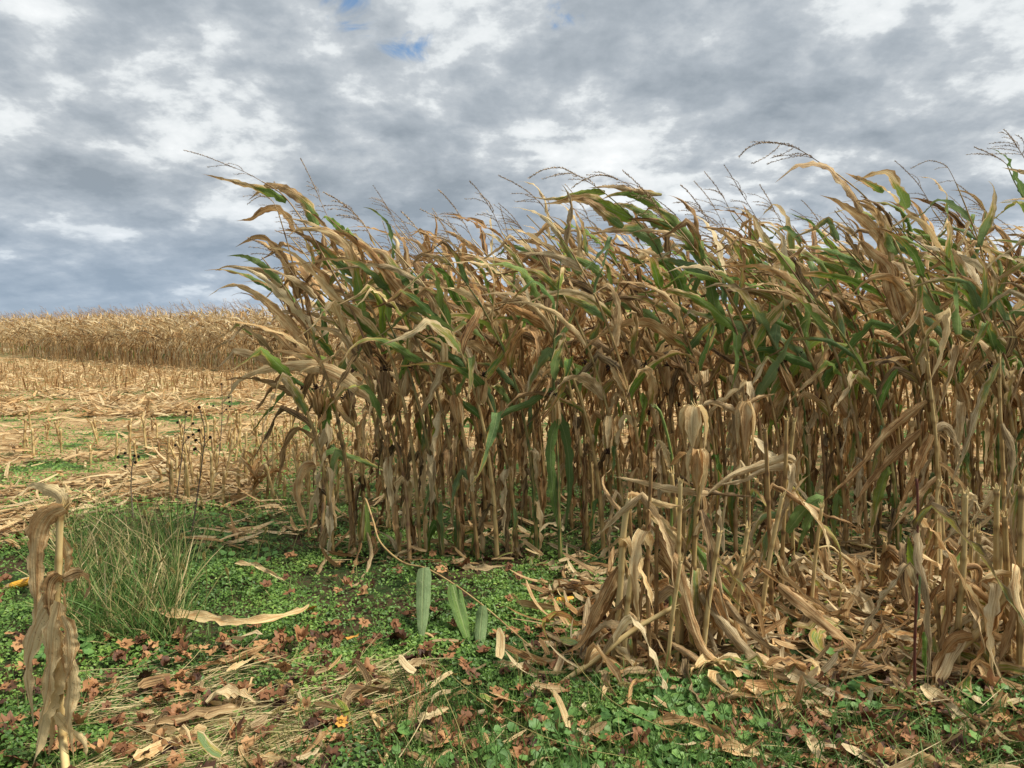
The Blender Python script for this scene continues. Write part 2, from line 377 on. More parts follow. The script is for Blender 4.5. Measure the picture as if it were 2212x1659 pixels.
def tassel(soup, pts, nb=7, scale=1., dense=1., dark=.4):
    """pts: rachis path; branches stream with the wind"""
    P, L = spline(pts, 12); sd_ = rng.random()
    tube(soup, P, np.linspace(.0030, .0015, len(P)) * scale, 3, (1, dark, 0), cap=False)
    brs = [(P[4:], 0)]
    for b in range(nb):
        i = int(1 + b * 6 / nb); T = nrm(P[min(i + 1, 12)] - P[i])
        d = nrm(T + rng.normal(0, .42, 3)); LL = rng.uniform(.13, .24) * scale
        q = [P[i]]
        for k in range(7):
            d = nrm(d + np.array([-.22, 0, -.06]) + rng.normal(0, .05, 3)); q.append(q[-1] + d * LL / 7)
        q = np.array(q); tube(soup, q, np.linspace(.0016, .0011, 8) * scale, 3, (1, dark, 0), cap=False)
        brs.append((q, 1))
    V = []; T_ = []
    for q, kind in brs:
        qq, LL = spline(q, 4); m = max(5, int(LL / (.0085 if kind else .006) * dense)); qq, _ = spline(q, m)
        TT = nrm(np.gradient(qq, axis=0))
        for i in range(1, m + 1):
            for sgn in ((-1, 1) if kind else (-1, 1, 2)):
                d = nrm(TT[i] * .9 + nrm(np.cross(TT[i], rng.normal(0, 1, 3))) * .7)
                l = rng.uniform(.009, .015) * scale; sd2 = nrm(np.cross(d, rng.normal(0, 1, 3))) * .0024 * scale
                k = len(V); V += [qq[i] - d * .001, qq[i] + d * l * .5 + sd2, qq[i] + d * l, qq[i] + d * l * .5 - sd2]
                T_ += [(k, k + 1, k + 2), (k, k + 2, k + 3)]
    soup.add(V, None, None, (1, dark + rng.uniform(-.2, .3), 0, 1), T_)
def husk_ear(P0, D, L, r, parent, name='ear', col=(1, .7, .4), silk=True, flare=.6, nleaf=5, origin=(0, 0, 0)):
    s_ = Soup(); D = nrm(np.asarray(D, float)); n = 12; sides = 12
    S = nrm(np.cross(D, [.3, .8, .2])); B = np.cross(D, S); V = []; U = []; C = []; sdv = rng.random(); ph = rng.random() * 6
    for i in range(n + 1):
        t = i / n; rr = r * (math.sin(math.pi * (0.07 + .86 * t ** .85)) ** .7) * (1 - .25 * t)
        if i == n: rr *= .25
        for j in range(sides):
            a = j / sides * 6.2832
            rj = rr * (1 + .10 * math.sin(3 * a + ph + t * 2) + .05 * (j % 2))
            V.append(P0 + D * L * t + (S * math.cos(a) + B * math.sin(a)) * rj); U.append((abs(j / sides - .5) * 5, t * L, sdv)); C.append((col[0], col[1] + .12 * math.sin(a * 2 + ph), col[2], 1))
    ii = np.arange(n)[:, None] * sides; jj = np.arange(sides)[None]; j2 = (jj + 1) % sides
    s_.add(V, np.stack([ii + jj, ii + j2, ii + sides + j2, ii + sides + jj], -1).reshape(-1, 4), U, None); s_.C[-1] = np.array(C)
    for k in range(nleaf):
        a = k / nleaf * 6.28 + rng.uniform(0, 1); o_ = S * math.cos(a) + B * math.sin(a); q = []
        LL = L * rng.uniform(.8, 1.25)
        for i in range(9):
            t = i / 8; rr = r * 1.07 * math.sin(math.pi * (0.07 + .80 * min(1, t * LL / L) ** .85)) ** .7 + flare * r * 1.3 * max(0, t - .6) ** 1.4 * 3
            q.append(P0 + D * LL * t + o_ * rr)
        ribbon(s_, np.array(q), r * 1.9, roll=0, fold=-.45, ripple=.002, col=(col[0] if rng.random() > .2 else col[0] * .6, col[1] + rng.uniform(-.2, .2), col[2]), hint=-o_, base=.7, cross=3)
    o = s_.obj(name, M_BLADE, parent)
    if silk:
        s2 = Soup()
        for k in range(16):
            d = nrm(D + rng.normal(0, .3, 3)); tip = P0 + D * L * .93; q = [tip]
            for i in range(4): d = nrm(d + np.array([0, 0, -.35]) + rng.normal(0, .25, 3)); q.append(q[-1] + d * .013)
            tube(s2, np.array(q), .0035, 3, (1, .3, 0))
        s2.obj('silk', M_SILK, o)
    return o

# ------------------------------------------------------------------ corn plants
WIND = np.array([-1., .12, 0.])
def auto_leaf_path(p0, sdir_, az, L, wind, grav, n=15, kink=None, spread=.5, jit=.06, dmin=.02, low=False):
    d = nrm(sdir_ * 1. + az * .28); P = [p0]; ds = L / n; kb = rng.uniform(.0, .35)
    for i in range(n):
        t = i / n
        if low: f = az * (spread * max(0, 1 - t * 4)) + WIND * wind * (.25 + t) + np.array([0, 0, -1.]) * grav * (.4 + t * 1.2)
        else: e_ = .05 + 2.6 * max(0, t - kb) ** 1.5; f = az * (spread * .8 * max(0, 1 - t * 5)) + WIND * wind * (e_ + .08) + np.array([0, 0, -1.]) * grav * e_
        if kink and abs(t - kink[0]) <= .5 / n: f = f + kink[1] * (.055 / ds)
        d = nrm(d + f * (ds / .055) + rng.normal(0, jit, 3)); q = P[-1] + d * ds
        if q[2] < dmin: q[2] = dmin + rng.uniform(0, .01); d[2] = abs(d[2]) * .2
        P.append(q)
    return np.array(P)
def corn_plant(base, H, lean, spts=None, green=.3, nleaf=11, label='', group=None, ear=1, tas=True, extra=(), auto_from=0., auto_to=1., deadlow=True, lod=0, tasp=None, name='corn_plant', tone=0., into=None, r0=.0125, greyk=1., size=1.):
    """stalk curve from base leaning with the wind; leaves, ear(s), tassel as parts; into=Soup merges (for the distant mass)"""
    base = np.asarray(base, float)
    if spts is None:
        a1 = R(rng.uniform(0, 5)); a2 = lean; side = rng.normal(0, .05); P = [np.zeros(3)]; m = 10
        for i in range(m):
            t = (i + .5) / m; a = a1 + (a2 - a1) * t ** 1.7
            P.append(P[-1] + np.array([-math.sin(a), side * t + math.sin(a) * .1, math.cos(a)]) * H / m)
        spts = np.array(P) + base
    SP, L = spline(spts, 40); ST = nrm(np.gradient(SP, axis=0))
    root = None
    if into is None:
        root = empty(name, base); tag(root, label, 'corn plant', group); SPl = SP - base
    else: SPl = SP - base
    res = .035 if lod < 2 else .16
    s_ = Soup() if into is None else into
    g_st = 1 - green * rng.uniform(0, 1.1)
    tone_s = min(1, max(.1, rng.uniform(.3, .75) + tone))
    n = max(5, int(L / res)); P, _ = spline(SPl, n); ss = np.linspace(0, L, n + 1)
    rad = r0 * (1 - .72 * (ss / L) ** 1.2); d = np.abs(((ss + rng.random() * .17) % .17) - .085); nd = np.clip(1 - d / .032, 0, 1)
    rad = rad * (1 + .30 * (.5 + .5 * np.sin(np.floor((ss + .05) / .17) * 12.9 + base[0] * 50)) * (ss < L * .75)); tube(s_, P, rad * (1 + .22 * nd), 7 if lod < 2 else 3, (g_st, tone_s, .0 if rng.random() > .12 else .35), nodes=nd * .5, cap=False)
    if into is None: s_.obj('stalk', M_STALK, root)
    plane = rng.uniform(0, math.pi)
    for k in range(nleaf):
        f = (k + .5) / nleaf
        if f < auto_from or f > auto_to: continue
        hh = .06 + .90 * f; i = int(hh * 40); p0 = SPl[i]; sdv = ST[i]
        a = plane + (k % 2) * math.pi + rng.normal(0, .35); az = np.array([math.cos(a), math.sin(a), 0])
        kink = None; cross = 4 if lod == 0 else (3 if lod == 1 else 2); nn = (24, 15, 6)[lod]
        wk = 1.
        low = f < .42
        if low:
            LL = rng.uniform(.32, .64); wd = rng.uniform(.032, .062); wind = rng.uniform(-.03, .06); grav = rng.uniform(.35, .9); col = (1, rng.uniform(.05, 1.05) + tone, rng.uniform(.1, 1.)); d0 = d1 = 1.
            if rng.random() < .07 + green * .25: d0 = .1; d1 = .6
            fold = rng.uniform(.4, .9); wd *= 1.25; rip = .014; kink = (rng.uniform(.04, .2), np.array([0, 0, -2.2])); sprd = .10
        elif f < .62:
            LL = rng.uniform(.55, .85); wd = rng.uniform(.05, .095); wind = rng.uniform(.03, .2); grav = rng.uniform(.08, .42); col = (1, rng.uniform(.05, 1.) + tone, rng.uniform(.1, .9))
            d0 = rng.uniform(-.1, .5) if rng.random() < green * 1.25 else 1.; d1 = d0 + rng.uniform(.2, .9); fold = rng.uniform(.25, .8); rip = .012; sprd = .5
            if rng.random() < .5: kink = (rng.uniform(.2, .6), np.array([-.3, 0, -2.0]))
        else:
            LL = rng.uniform(.55, .90) * (1 - .35 * max(0, f - .8) / .2); wd = rng.uniform(.045, .088) * (1 - .3 * max(0, f - .8) / .2); wind = rng.uniform(.14, .34); grav = rng.uniform(.02, .15)
            col = (1, rng.uniform(.1, 1.05) + tone, rng.uniform(.1, .95)); d0 = rng.uniform(-.2, .45) if rng.random() < green * 1.1 else 1.; d1 = d0 + rng.uniform(.3, 1.1); fold = rng.uniform(.2, .65); rip = .010; sprd = .4
            if rng.random() < .4: kink = (rng.uniform(.35, .75), np.array([-.4, 0, -1.8]))
        col = (col[0], min(1, max(0, col[1])), col[2] * greyk)
        LL *= size; wd *= size
        Pl = auto_leaf_path(p0, sdv, az, LL, wind, grav, nn, kink, sprd, .05 if lod < 2 else .09, low=low)
        q = Soup() if into is None else into
        if into is not None: wd *= 1.05
        ribbon(q, Pl, wd, rng.normal(0, .75), rng.normal(0, 1.1), fold, hint=(0, 1, .15), ripple= rip if lod < 2 else 0, col=col, dry0=d0, dry1=d1, cross=cross, ragged=.15)
        if into is None: q.obj('leaf', M_BLADE, root)
    for (pl_, wd, dry, tn, rl, tw) in extra:
        q = Soup(); Pp, _ = spline(pl_ - base, 26)
        ribbon(q, Pp, wd, rl, tw, rng.uniform(.2, .5), .009, hint=(0, 1, 0), col= (1, tn, rng.uniform(.1, .6)), dry0=dry[0], dry1=dry[1], cross=4); q.obj('leaf', M_BLADE, root)
    for e in range(ear):
        f = rng.uniform(.40, .50); i = int(f * 40); a = rng.uniform(0, 6.28); az = np.array([math.cos(a), math.sin(a), 0])
        if into is None:
            if rng.random() < .6: D = ST[i] + az * .35
            else: D = np.array([0, 0, -1.]) + az * .35
            husk_ear(SPl[i] + az * .015, D, rng.uniform(.19, .25), rng.uniform(.024, .031), root, col=(1 if rng.random() > .12 else .45, rng.uniform(.45, .9), rng.uniform(.1, .5)), silk=rng.random() < .6, flare=rng.uniform(.2, 1.))
        else:
            D = nrm(np.array([0, 0, -1.]) + az * .5); q = np.array([SPl[i] + D * .22 * t for t in np.linspace(0, 1, 6)])
            tube(into, q, np.array([.01, .026, .032, .03, .02, .006]), 5, (1, .8, .2), cap=False)
    if tas:
        q = Soup() if into is None else into
        if tasp is None:
            P = [SPl[-1]]; d = nrm(ST[-1] + np.array([.25, 0, .25])); tw_ = rng.uniform(.0, .16); tl_ = rng.uniform(.06, .09)
            for i in range(6): d = nrm(d + WIND * tw_ + np.array([0, 0, -.03]) + rng.normal(0, .03, 3)); P.append(P[-1] + d * tl_)
            tasp_ = np.array(P)
        else: tasp_ = tasp - base
        if into is None:
            tassel(q, tasp_, int(rng.integers(2, 10)), rng.uniform(.8, 1.15), 1. if lod == 0 else .8, rng.uniform(.45, .85)); q.obj('tassel', M_TASSEL, root)
        else:
            tube(into, tasp_, .004, 3, (1, .35, .3), cap=False)
            for k in range(4):
                i = 1 + k; d = nrm(tasp_[i + 1] - tasp_[i] + rng.normal(0, .03, 3)); tube(into, np.array([tasp_[i], tasp_[i] + d * .1 + [0, 0, -.01], tasp_[i] + d * .18 + [-.02, 0, -.04]]), .0032, 3, (1, .4, .3), cap=False)
    return root

def hl(px, d, wd, dry=(1, 1), tone=.6, roll=.9, tw=.6, dy=None):
    dy = rng.uniform(-.16, .16) if dy is None else dy
    return (path(px, d, d + dy), wd * 1.12, dry, tone, rng.normal(0, .45), rng.normal(0, .6))
GRP = 'corn plants standing in the near block'
GN, HALF, MIXD = (-.2, .5), (0., 1.1), (.1, .9)
DRY = (1., 1.)
# the tall plant near the block's left end whose long tassel reaches furthest left
d = 5.1
corn_plant(G(885, 1212), 2.4, 0, path([(885, 1212), (875, 1050), (838, 900), (790, 740), (730, 610), (668, 500), (615, 425), (566, 392)], d), .5, 11,
  'tall windblown corn plant whose single long dark tassel reaches furthest left against the sky', GRP, auto_to=.55, tasp=path([(566, 392), (530, 372), (490, 356), (445, 338), (397, 324)], d, d - .1),
  extra=[hl([(684, 492), (664, 445), (638, 421), (607, 405), (575, 401), (551, 421), (535, 433)], d, .075, (.1, 1.3), .6, 1.0),
         hl([(618, 436), (575, 415), (530, 400), (490, 390), (434, 375)], d, .055, (-.1, 1.3), .7, .8),
         hl([(785, 672), (773, 604), (757, 544), (726, 508), (686, 495), (642, 496), (619, 514)], d, .085, (.05, 1.4), .75, 1.0),
         hl([(882, 626), (845, 568), (825, 544), (797, 540), (762, 553)], d, .085, (-.1, 1.2), .6, 1.0),
         hl([(898, 670), (845, 611), (797, 548), (750, 512), (702, 492)], d, .11, DRY, .45, 1.1),
         hl([(825, 740), (765, 679), (718, 639), (670, 584), (623, 544), (559, 532)], d, .10, (.3, 1.5), .85, 1.1),
         hl([(815, 735), (775, 700), (720, 655), (660, 615), (600, 600)], d, .06, (-.2, .8), .5, .8)])
d = 5.45
corn_plant(G(693, 1185), 2.3, 0, path([(693, 1185), (700, 1050), (690, 900), (668, 750), (650, 640), (622, 530), (600, 455)], d), .15, 11,
  'leftmost corn plant of the standing block with a very long pale arched leaf', GRP, auto_to=.8, ear=2, tasp=path([(600, 455), (585, 430), (560, 425), (535, 440)], d, d),
  extra=[hl([(664, 742), (607, 679), (551, 631), (508, 614), (480, 620), (448, 641)], d, .085, (.7, 1.5), .8, 1.1),
         hl([(660, 697), (623, 643), (575, 592), (527, 580), (488, 576), (464, 586)], d, .075, DRY, .7, 1.0),
         hl([(644, 645), (619, 576), (591, 532), (563, 512), (535, 520), (508, 534)], d, .09, DRY, .45, 1.1),
         hl([(637, 500), (607, 457), (575, 453), (543, 473), (510, 477)], d, .08, DRY, .45, 1.0),
         hl([(700, 650), (670, 600), (640, 560), (600, 545), (560, 520), (520, 525)], d, .075, DRY, .55, 1.0),
         hl([(745, 700), (720, 640), (690, 590), (640, 570), (590, 590)], d, .09, DRY, .5, 1.0),
         hl([(820, 872), (765, 830), (706, 798), (658, 790), (587, 794), (535, 810), (508, 830), (495, 853), (470, 880)], d - .15, .10, (.55, 1.4), .85, 1.1, .3),
         hl([(690, 800), (660, 770), (625, 754), (603, 730), (575, 713), (543, 711), (520, 735)], d, .06, DRY, .6, .9),
         hl([(705, 775), (683, 771), (640, 765), (600, 757), (575, 765)], d, .065, (.2, 1.2), .7, .9),
         hl([(700, 960), (672, 945), (645, 930), (620, 960), (608, 1010), (594, 1050)], d, .08, (.6, 1.), .4, .9),
         hl([(695, 985), (720, 975), (770, 990), (830, 1015), (862, 1030)], d, .05, (.1, .5), .5, .7),
         hl([(690, 1000), (655, 1010), (640, 1060), (650, 1105), (672, 1160)], d, .085, DRY, .7, .8),
         hl([(690, 930), (705, 900), (708, 870), (700, 850)], d, .085, (-.1, .5), .4, .8)])
d = 5.2
corn_plant(G(1500, 1205), 2.5, 0, path([(1500, 1205), (1496, 900), (1478, 720), (1460, 617), (1433, 566), (1412, 521), (1374, 477), (1335, 441), (1299, 411)], d), .8, 11,
  'tall corn plant at mid block with broad bright green and yellow leaves streaming left', GRP, auto_to=.6, tasp=path([(1299, 411), (1270, 392), (1240, 375), (1210, 362), (1170, 368), (1142, 385)], d, d),
  extra=[hl([(1531, 575), (1499, 527), (1466, 492), (1439, 465), (1407, 450), (1383, 468)], d, .12, (-.3, .7), .75, 1.2),
         hl([(1456, 502), (1418, 477), (1389, 459), (1353, 444), (1317, 441)], d, .085, (-.3, .7), .9, 1.1),
         hl([(1426, 547), (1412, 521), (1383, 500), (1353, 494), (1317, 497), (1267, 506)], d, .09, (-.3, 1.1), .5, 1.1),
         hl([(1366, 473), (1323, 453), (1282, 432), (1240, 429), (1201, 438), (1168, 441)], d, .085, (.0, .9), .8, 1.1),
         hl([(1307, 416), (1264, 417), (1216, 426), (1183, 429), (1148, 425)], d, .05, (.0, .7), 1, 1.0),
         hl([(1346, 491), (1305, 459), (1270, 432), (1234, 429)], d, .08, (.25, .9), .5, 1.1),
         hl([(1480, 640), (1465, 600), (1440, 570), (1400, 560)], d, .11, (-.4, .5), .4, 1.1),
         hl([(1490, 760), (1450, 730), (1400, 700), (1340, 705), (1280, 740), (1240, 780)], d, .085, (.8, 1.5), .7, 1.0)])
corn_plant(G(1590, 1200), 2.5, 0, path([(1590, 1200), (1585, 900), (1562, 720), (1531, 620), (1500, 545), (1460, 490), (1427, 452), (1385, 415)], d + .05), .7, 11,
  'corn plant right behind the broad green leaves, its curved tassel arching over them', GRP, auto_to=.6, tasp=path([(1385, 415), (1347, 393), (1300, 378), (1262, 388), (1236, 405)], d, d + .1),
  extra=[hl([(1430, 453), (1401, 435), (1365, 420), (1329, 420), (1296, 432)], d, .06, (-.2, .6), .7, 1.0),
         hl([(1560, 720), (1545, 660), (1530, 600), (1505, 560)], d, .10, (-.4, .4), .4, 1.1),
         hl([(1430, 420), (1370, 410), (1320, 403), (1270, 406)], d, .045, (.4, 1.1), .6, 1.0),
         hl([(1650, 790), (1652, 730), (1660, 690), (1665, 640)], d, .08, (-.4, .2), .3, 1.0)])
d = 5.0
corn_plant(G(2040, 1215), 2.6, 0, path([(2040, 1215), (2020, 900), (1990, 700), (1950, 560), (1885, 445), (1825, 388), (1771, 351)], d), .5, 11,
  'tall corn plant right of the middle whose drooping tassel tops the block there', GRP, auto_to=.55, tasp=path([(1771, 351), (1730, 325), (1695, 312), (1646, 308), (1615, 320), (1597, 338)], d, d),
  extra=[hl([(1924, 565), (1907, 523), (1878, 486), (1847, 461), (1809, 435), (1771, 421)], d, .08, (.5, 1.3), .6, 1.1),
         hl([(1865, 456), (1841, 413), (1809, 379), (1787, 357), (1756, 354), (1718, 360), (1674, 395)], d, .085, DRY, .55, 1.1),
         hl([(1959, 451), (1938, 404), (1913, 373), (1872, 382), (1841, 398)], d, .075, (.0, 1.2), .8, 1.1),
         hl([(1909, 415), (1866, 391), (1825, 373)], d, .045, (.2, .8), .6, 1.0),
         hl([(1940, 548), (1922, 514), (1903, 473), (1878, 451), (1847, 435)], d, .085, (.0, 1.3), .7, 1.1),
         hl([(1949, 690), (1929, 624), (1919, 577), (1878, 539), (1859, 523), (1853, 558)], d, .12, DRY, .45, 1.2),
         hl([(2072, 722), (2070, 655), (2066, 593), (2052, 530)], d - .1, .12, (-.3, .35), .75, 1.3, 0),
         hl([(1990, 700), (1960, 640), (1920, 600), (1870, 610), (1830, 650)], d, .09, (.6, 1.4), .7, 1.)])
corn_plant(G(2190, 1225), 2.5, 0, path([(2190, 1225), (2170, 900), (2150, 700), (2125, 560), (2095, 470), (2067, 400)], d + .2), .55, 11,
  'corn plant near the right edge with an arched tassel standing clear of its neighbours', GRP, auto_to=1., tasp=path([(2067, 400), (2055, 375), (2042, 357), (2007, 347), (1969, 363)], d + .2, d + .2))
corn_plant(G(2440, 1230), 2.7, 0, path([(2440, 1230), (2410, 900), (2370, 640), (2310, 480), (2250, 390), (2212, 340)], d), .6, 12,
  'tall corn plant cut by the right edge, its tassel the highest of the block', GRP, tasp=path([(2212, 340), (2198, 318), (2185, 298), (2170, 280)], d, d),
  extra=[hl([(2290, 420), (2250, 385), (2212, 372), (2165, 362)], d, .05, (-.1, .9), .9, 1.0), hl([(2330, 520), (2270, 450), (2212, 430), (2160, 435)], d, .06, (.2, .9), .7, 1.)])
corn_plant(G(2340, 1220), 2.5, 0, path([(2340, 1220), (2320, 900), (2290, 640), (2240, 480), (2195, 400), (2175, 355)], d + .3), .7, 12,
  'corn plant at the right edge with a forked tassel just left of the highest one', GRP, tasp=path([(2175, 355), (2155, 340), (2130, 328), (2105, 318)], d + .3))
corn_plant(G(1210, 1215), 2.2, 0, path([(1210, 1215), (1205, 1000), (1195, 800), (1205, 640), (1212, 560)], 5.0), .9, 9,
  'upright corn plant with a thick green stalk and dark green leaves hanging to the ground', GRP, auto_from=.5, tas=False, ear=1,
  extra=[hl([(1205, 905), (1190, 960), (1195, 1060), (1210, 1150), (1215, 1215)], 4.95, .07, (-.4, .1), .5, .9, 0),
         hl([(1200, 880), (1225, 960), (1230, 1060), (1218, 1160)], 5.1, .07, (-.4, .1), .3, .9, 0),
         hl([(1195, 840), (1150, 870), (1080, 900), (1040, 945)], 5.0, .07, (-.4, .2), .4, 1.0, 0)])

hero_x = {0: [-.9, -1.4, 1.3, 1.57, 2.9, 3.3, 3.9, 4.2, .33]}
ROWS = [5.08, 5.82, 6.6, 7.35, 8.1, 8.9, 9.7]
NAMES = ['front row', 'second row', 'third row', 'fourth row', 'fifth row', 'sixth row', 'back row']
cnt = 0
for ri, ry in enumerate(ROWS):
    x = (-1.40, -1.36, -1.22, -1.1, -1.0, -1.0, -.95)[ri] + rng.uniform(-.05, .1); xmax = .70 * ry + (1.0 if ri < 3 else .5)
    gap_ = (.155, .175, .19, .205, .22, .235, .25)[ri]
    while x < xmax:
        yy = ry + rng.normal(0, .05)
        if ri == 0 and any(abs(x - hx) < .07 for hx in hero_x[0]): x += gap_; continue
        H = rng.normal(2.36, .14) + (.17 if x > .6 + .12 * ri else 0) + (.05 * ri if ri < 3 else .12)
        H = min(H, 2.7)
        if ri == 0: H -= .12
        if x < -.3 and ri == 0: H -= .04
        if x < -1.15: H -= .36
        green = max(.0, (.50, .36, .16, .08, .04, .02, .0)[ri] + (.28 if x > 1.9 else 0) * (ri < 3))
        tn = (0, -.02, -.04, -.06, -.06, -.04, -.02)[ri]
        if ri == 0: lab = 'windblown corn plant filling the front row between the taller ones'
        elif ri < 3: lab = 'drying windblown corn plant in the %s of the near block' % NAMES[ri]
        else: lab = 'dry orange-brown corn plant in the %s of the near block' % NAMES[ri]
        corn_plant((x, yy, 0), H, R(rng.uniform(36, 58)), None, green, int(rng.integers(12, 15)) if ri < 4 else 12, lab, ('front row', 'second row', 'third row', 'fourth row', 'fifth row', 'sixth row', 'back row')[ri].replace('row', 'row plants of the near corn block'),
                   ear=1 if rng.random() < .75 else 0, tas=x > -1.15 and rng.random() < (.55 if ri < 4 else .45), lod=0 if ri < 2 else 1, tone=tn, size=(1.02, 1.0, 1, 1, 1, 1, 1)[ri], greyk=(1., .8, .45, .3, .25, .2, .2)[ri])
        cnt += 1; x += gap_ * rng.uniform(.7, 1.35)
print('auto plants', cnt)

# ------------------------------------------------------------------ far corn: one mass
EDGE = np.array([(-75, 82), (-48, 60), (-32, 46), (-20, 35.5), (-9.6, 27), (-4, 25), (6, 23), (20, 22), (45, 24)], float)
temps = []
for k in range(26):
    q = Soup(); corn_plant((0, 0, 0), rng.uniform(2.05, 2.4), R(rng.uniform(28, 50)), None, 0, 13, into=q, lod=2, tone=rng.uniform(-.05, .25), r0=.013); temps.append(q)
far = Soup(); el = np.linalg.norm(np.diff(EDGE, axis=0), axis=1); ec = np.r_[0, np.cumsum(el)]
for row in range(7):
    s_ = 0.
    while s_ < ec[-1]:
        i = min(np.searchsorted(ec, s_, 'right') - 1, len(el) - 1); t = (s_ - ec[i]) / el[i]
        p = EDGE[i] * (1 - t) + EDGE[i + 1] * t; nn_ = np.array([-(EDGE[i + 1] - EDGE[i])[1], (EDGE[i + 1] - EDGE[i])[0]]) / el[i]
        p = p + nn_ * (row * .76 + rng.normal(0, .10)); dist = np.hypot(*p)
        a = rng.uniform(-.5, .5); M = np.array([[math.cos(a), -math.sin(a), 0], [math.sin(a), math.cos(a), 0], [0, 0, 1]])
        far.merge(temps[int(rng.integers(26))], M, np.array([p[0], p[1], 0]), rng.uniform(.88, 1.08), np.array([0, rng.normal(.10, .12), rng.normal(.12, .12), 0]))
        s_ += (.19 if row < 3 else .30) * rng.uniform(.7, 1.3) * (1 if dist < 50 else 1.8)
tag(far.obj('distant_corn_field', M_BLADE), 'dry pale brown standing corn field beyond the cut stubble', 'corn field', kind='stuff')

# ------------------------------------------------------------------ vectorised small blades
def blades(soup, P, D, L, Wd, bend, K=3, tone=None, dry=1., grey=.3, side=None, tip=.1, flat=False):
    N = len(P); D = nrm(D); q = P.copy(); d = D.copy(); L = np.broadcast_to(L, N); Wd = np.broadcast_to(Wd, N)
    if side is None: side = nrm(np.cross(D, rng.normal(0, 1, (N, 3))))
    Vs = []; Us = []; tone = rng.random(N) if tone is None else tone; seeds = rng.random(N)
    prof = [1, 1.1, .95, tip] if K == 3 else list(np.r_[.7, np.ones(K - 1), tip])
    if tip > .5: prof = [1] * (K + 1)
    for k in range(K + 1):
        s_ = side * (Wd * .5 * prof[k])[:, None]; Vs += [q - s_, q + s_]
        y = L * k / K
        Us += [np.stack([-np.ones(N), y, seeds], 1), np.stack([np.ones(N), y, seeds], 1)]
        if k < K:
            d = nrm(d + bend); q = q + d * (L / K)[:, None]
            q[:, 2] = np.maximum(q[:, 2], .003)
    V = np.stack(Vs, 1); U = np.stack(Us, 1); m = 2 * (K + 1); b = (np.arange(N) * m)[:, None]; k = np.arange(K)[None] * 2
    Q = np.stack([b + k, b + k + 1, b + k + 3, b + k + 2], -1).reshape(-1, 4)
    dry = np.broadcast_to(dry, N); grey = np.broadcast_to(grey, N)
    C = np.repeat(np.stack([dry, np.clip(tone, 0, 1), grey, np.ones(N)], 1), m, 0)
    soup.add(V, Q, U, None); soup.C[-1] = C
def vnoise(x, y, f=1., sd_=0.):
    return .5 + .25 * (np.sin(x * 2.1 * f + 1.7 * np.sin(y * 1.3 * f + sd_)) + np.sin(y * 2.7 * f + 2.1 * np.sin(x * 1.9 * f + sd_ * 2 + 1)))
def screen_pts(N, x0, x1, y0, y1, z=0.0):
    a = rng.uniform(x0, x1, N); b = rng.uniform(y0, y1, N)
    r0 = (a - 1106); r1 = cp * FP - sp * (b - 829.5); r2 = -sp * FP - cp * (b - 829.5)
    k = -CAMH / r2; return np.stack([r0 * k, r1 * k, np.full(N, z)], 1), a, b
def is_stubble(x, y):
    lim = np.where(x < -2.6, 4.9 + .5 * (x + 5), 6.5); lim = np.where(x > -1.4, 10.3, lim)
    return y > lim + (vnoise(x, y, 1.5) - .5) * 1.8 + (vnoise(x, y, 6.) - .5) * 1.2

# straw litter over the harvested strip
s = Soup()
for N, y0, y1, lo, hi, wl, wh, up in ((52000, 776, 900, .10, .42, .012, .045, .22), (26000, 880, 1290, .08, .40, .008, .032, .12)):
    P, a, b = screen_pts(N, -300, 2500, y0, y1); keep = is_stubble(P[:, 0], P[:, 1]) & (P[:, 1] < 75)
    gp = vnoise(P[:, 0], P[:, 1], .9, 2.) ; gp2 = vnoise(P[:, 0], P[:, 1] * .7, .45, 4.)
    keep &= (rng.random(N) < np.where(((gp > .53) & (P[:, 1] < 22)), .10, 1.)) 
    P = P[keep]; N = len(P); P[:, 2] = rng.uniform(.002, .05, N)
    yaw = rng.normal(0.1, .9, N); yaw += (rng.random(N) < .5) * math.pi
    D = np.stack([np.cos(yaw), np.sin(yaw), np.abs(rng.normal(0, up, N))], 1)
    P[:, 2] += (rng.random(N) < .25) * rng.uniform(0, .08, N); L = rng.uniform(lo, hi, N) ; Wd = rng.uniform(wl, wh, N) * 1.25
    side = nrm(np.cross(D, np.array([0, 0, 1.]) + rng.normal(0, .35, (N, 3))))
    blades(s, P, D, L, Wd, rng.normal(0, .10, (N, 3)) - np.array([0, 0, .05]), 3, rng.normal(.66, .25, N), 1., rng.uniform(.1, .75, N), side, .35)
tag(s.obj('straw_litter', M_BLADE), 'chopped pale straw and leaf litter covering the harvested strip', 'litter', kind='stuff')

# ------------------------------------------------------------------ stubble stalks (individual cut stumps)
def stub(p, h, lean, lab, grp, nl=2):
    root = empty('corn_stub', p); tag(root, lab, 'corn stub', grp)
    q = Soup(); a = rng.uniform(0, 6.28); top = np.array([math.cos(a) * math.sin(lean), math.sin(a) * math.sin(lean), math.cos(lean)]) * h
    stalk_tube(q, np.array([[0, 0, -.01], top * .5 + rng.normal(0, .004, 3), top]), .015, .013, (1 if rng.random() > .15 else .6, rng.uniform(.55, 1.), 0 if rng.random() > .15 else .4), res=.03, node_gap=.12, sides=6)
    q.obj('stalk', M_STALK, root)
    for k in range(nl):
        a = rng.uniform(0, 6.28); az = np.array([math.cos(a), math.sin(a), 0]); P = auto_leaf_path(top * rng.uniform(.2, .85), np.array([0, 0, 1.]), az, rng.uniform(.10, .28), 0., rng.uniform(.4, 1.), 8, None, .7)
        q = Soup(); ribbon(q, P, rng.uniform(.015, .035), 0, 1., .6, .005, (1, rng.uniform(.3, .9), rng.uniform(0, .5)), cross=2); q.obj('leaf', M_BLADE, root)
ns = 0
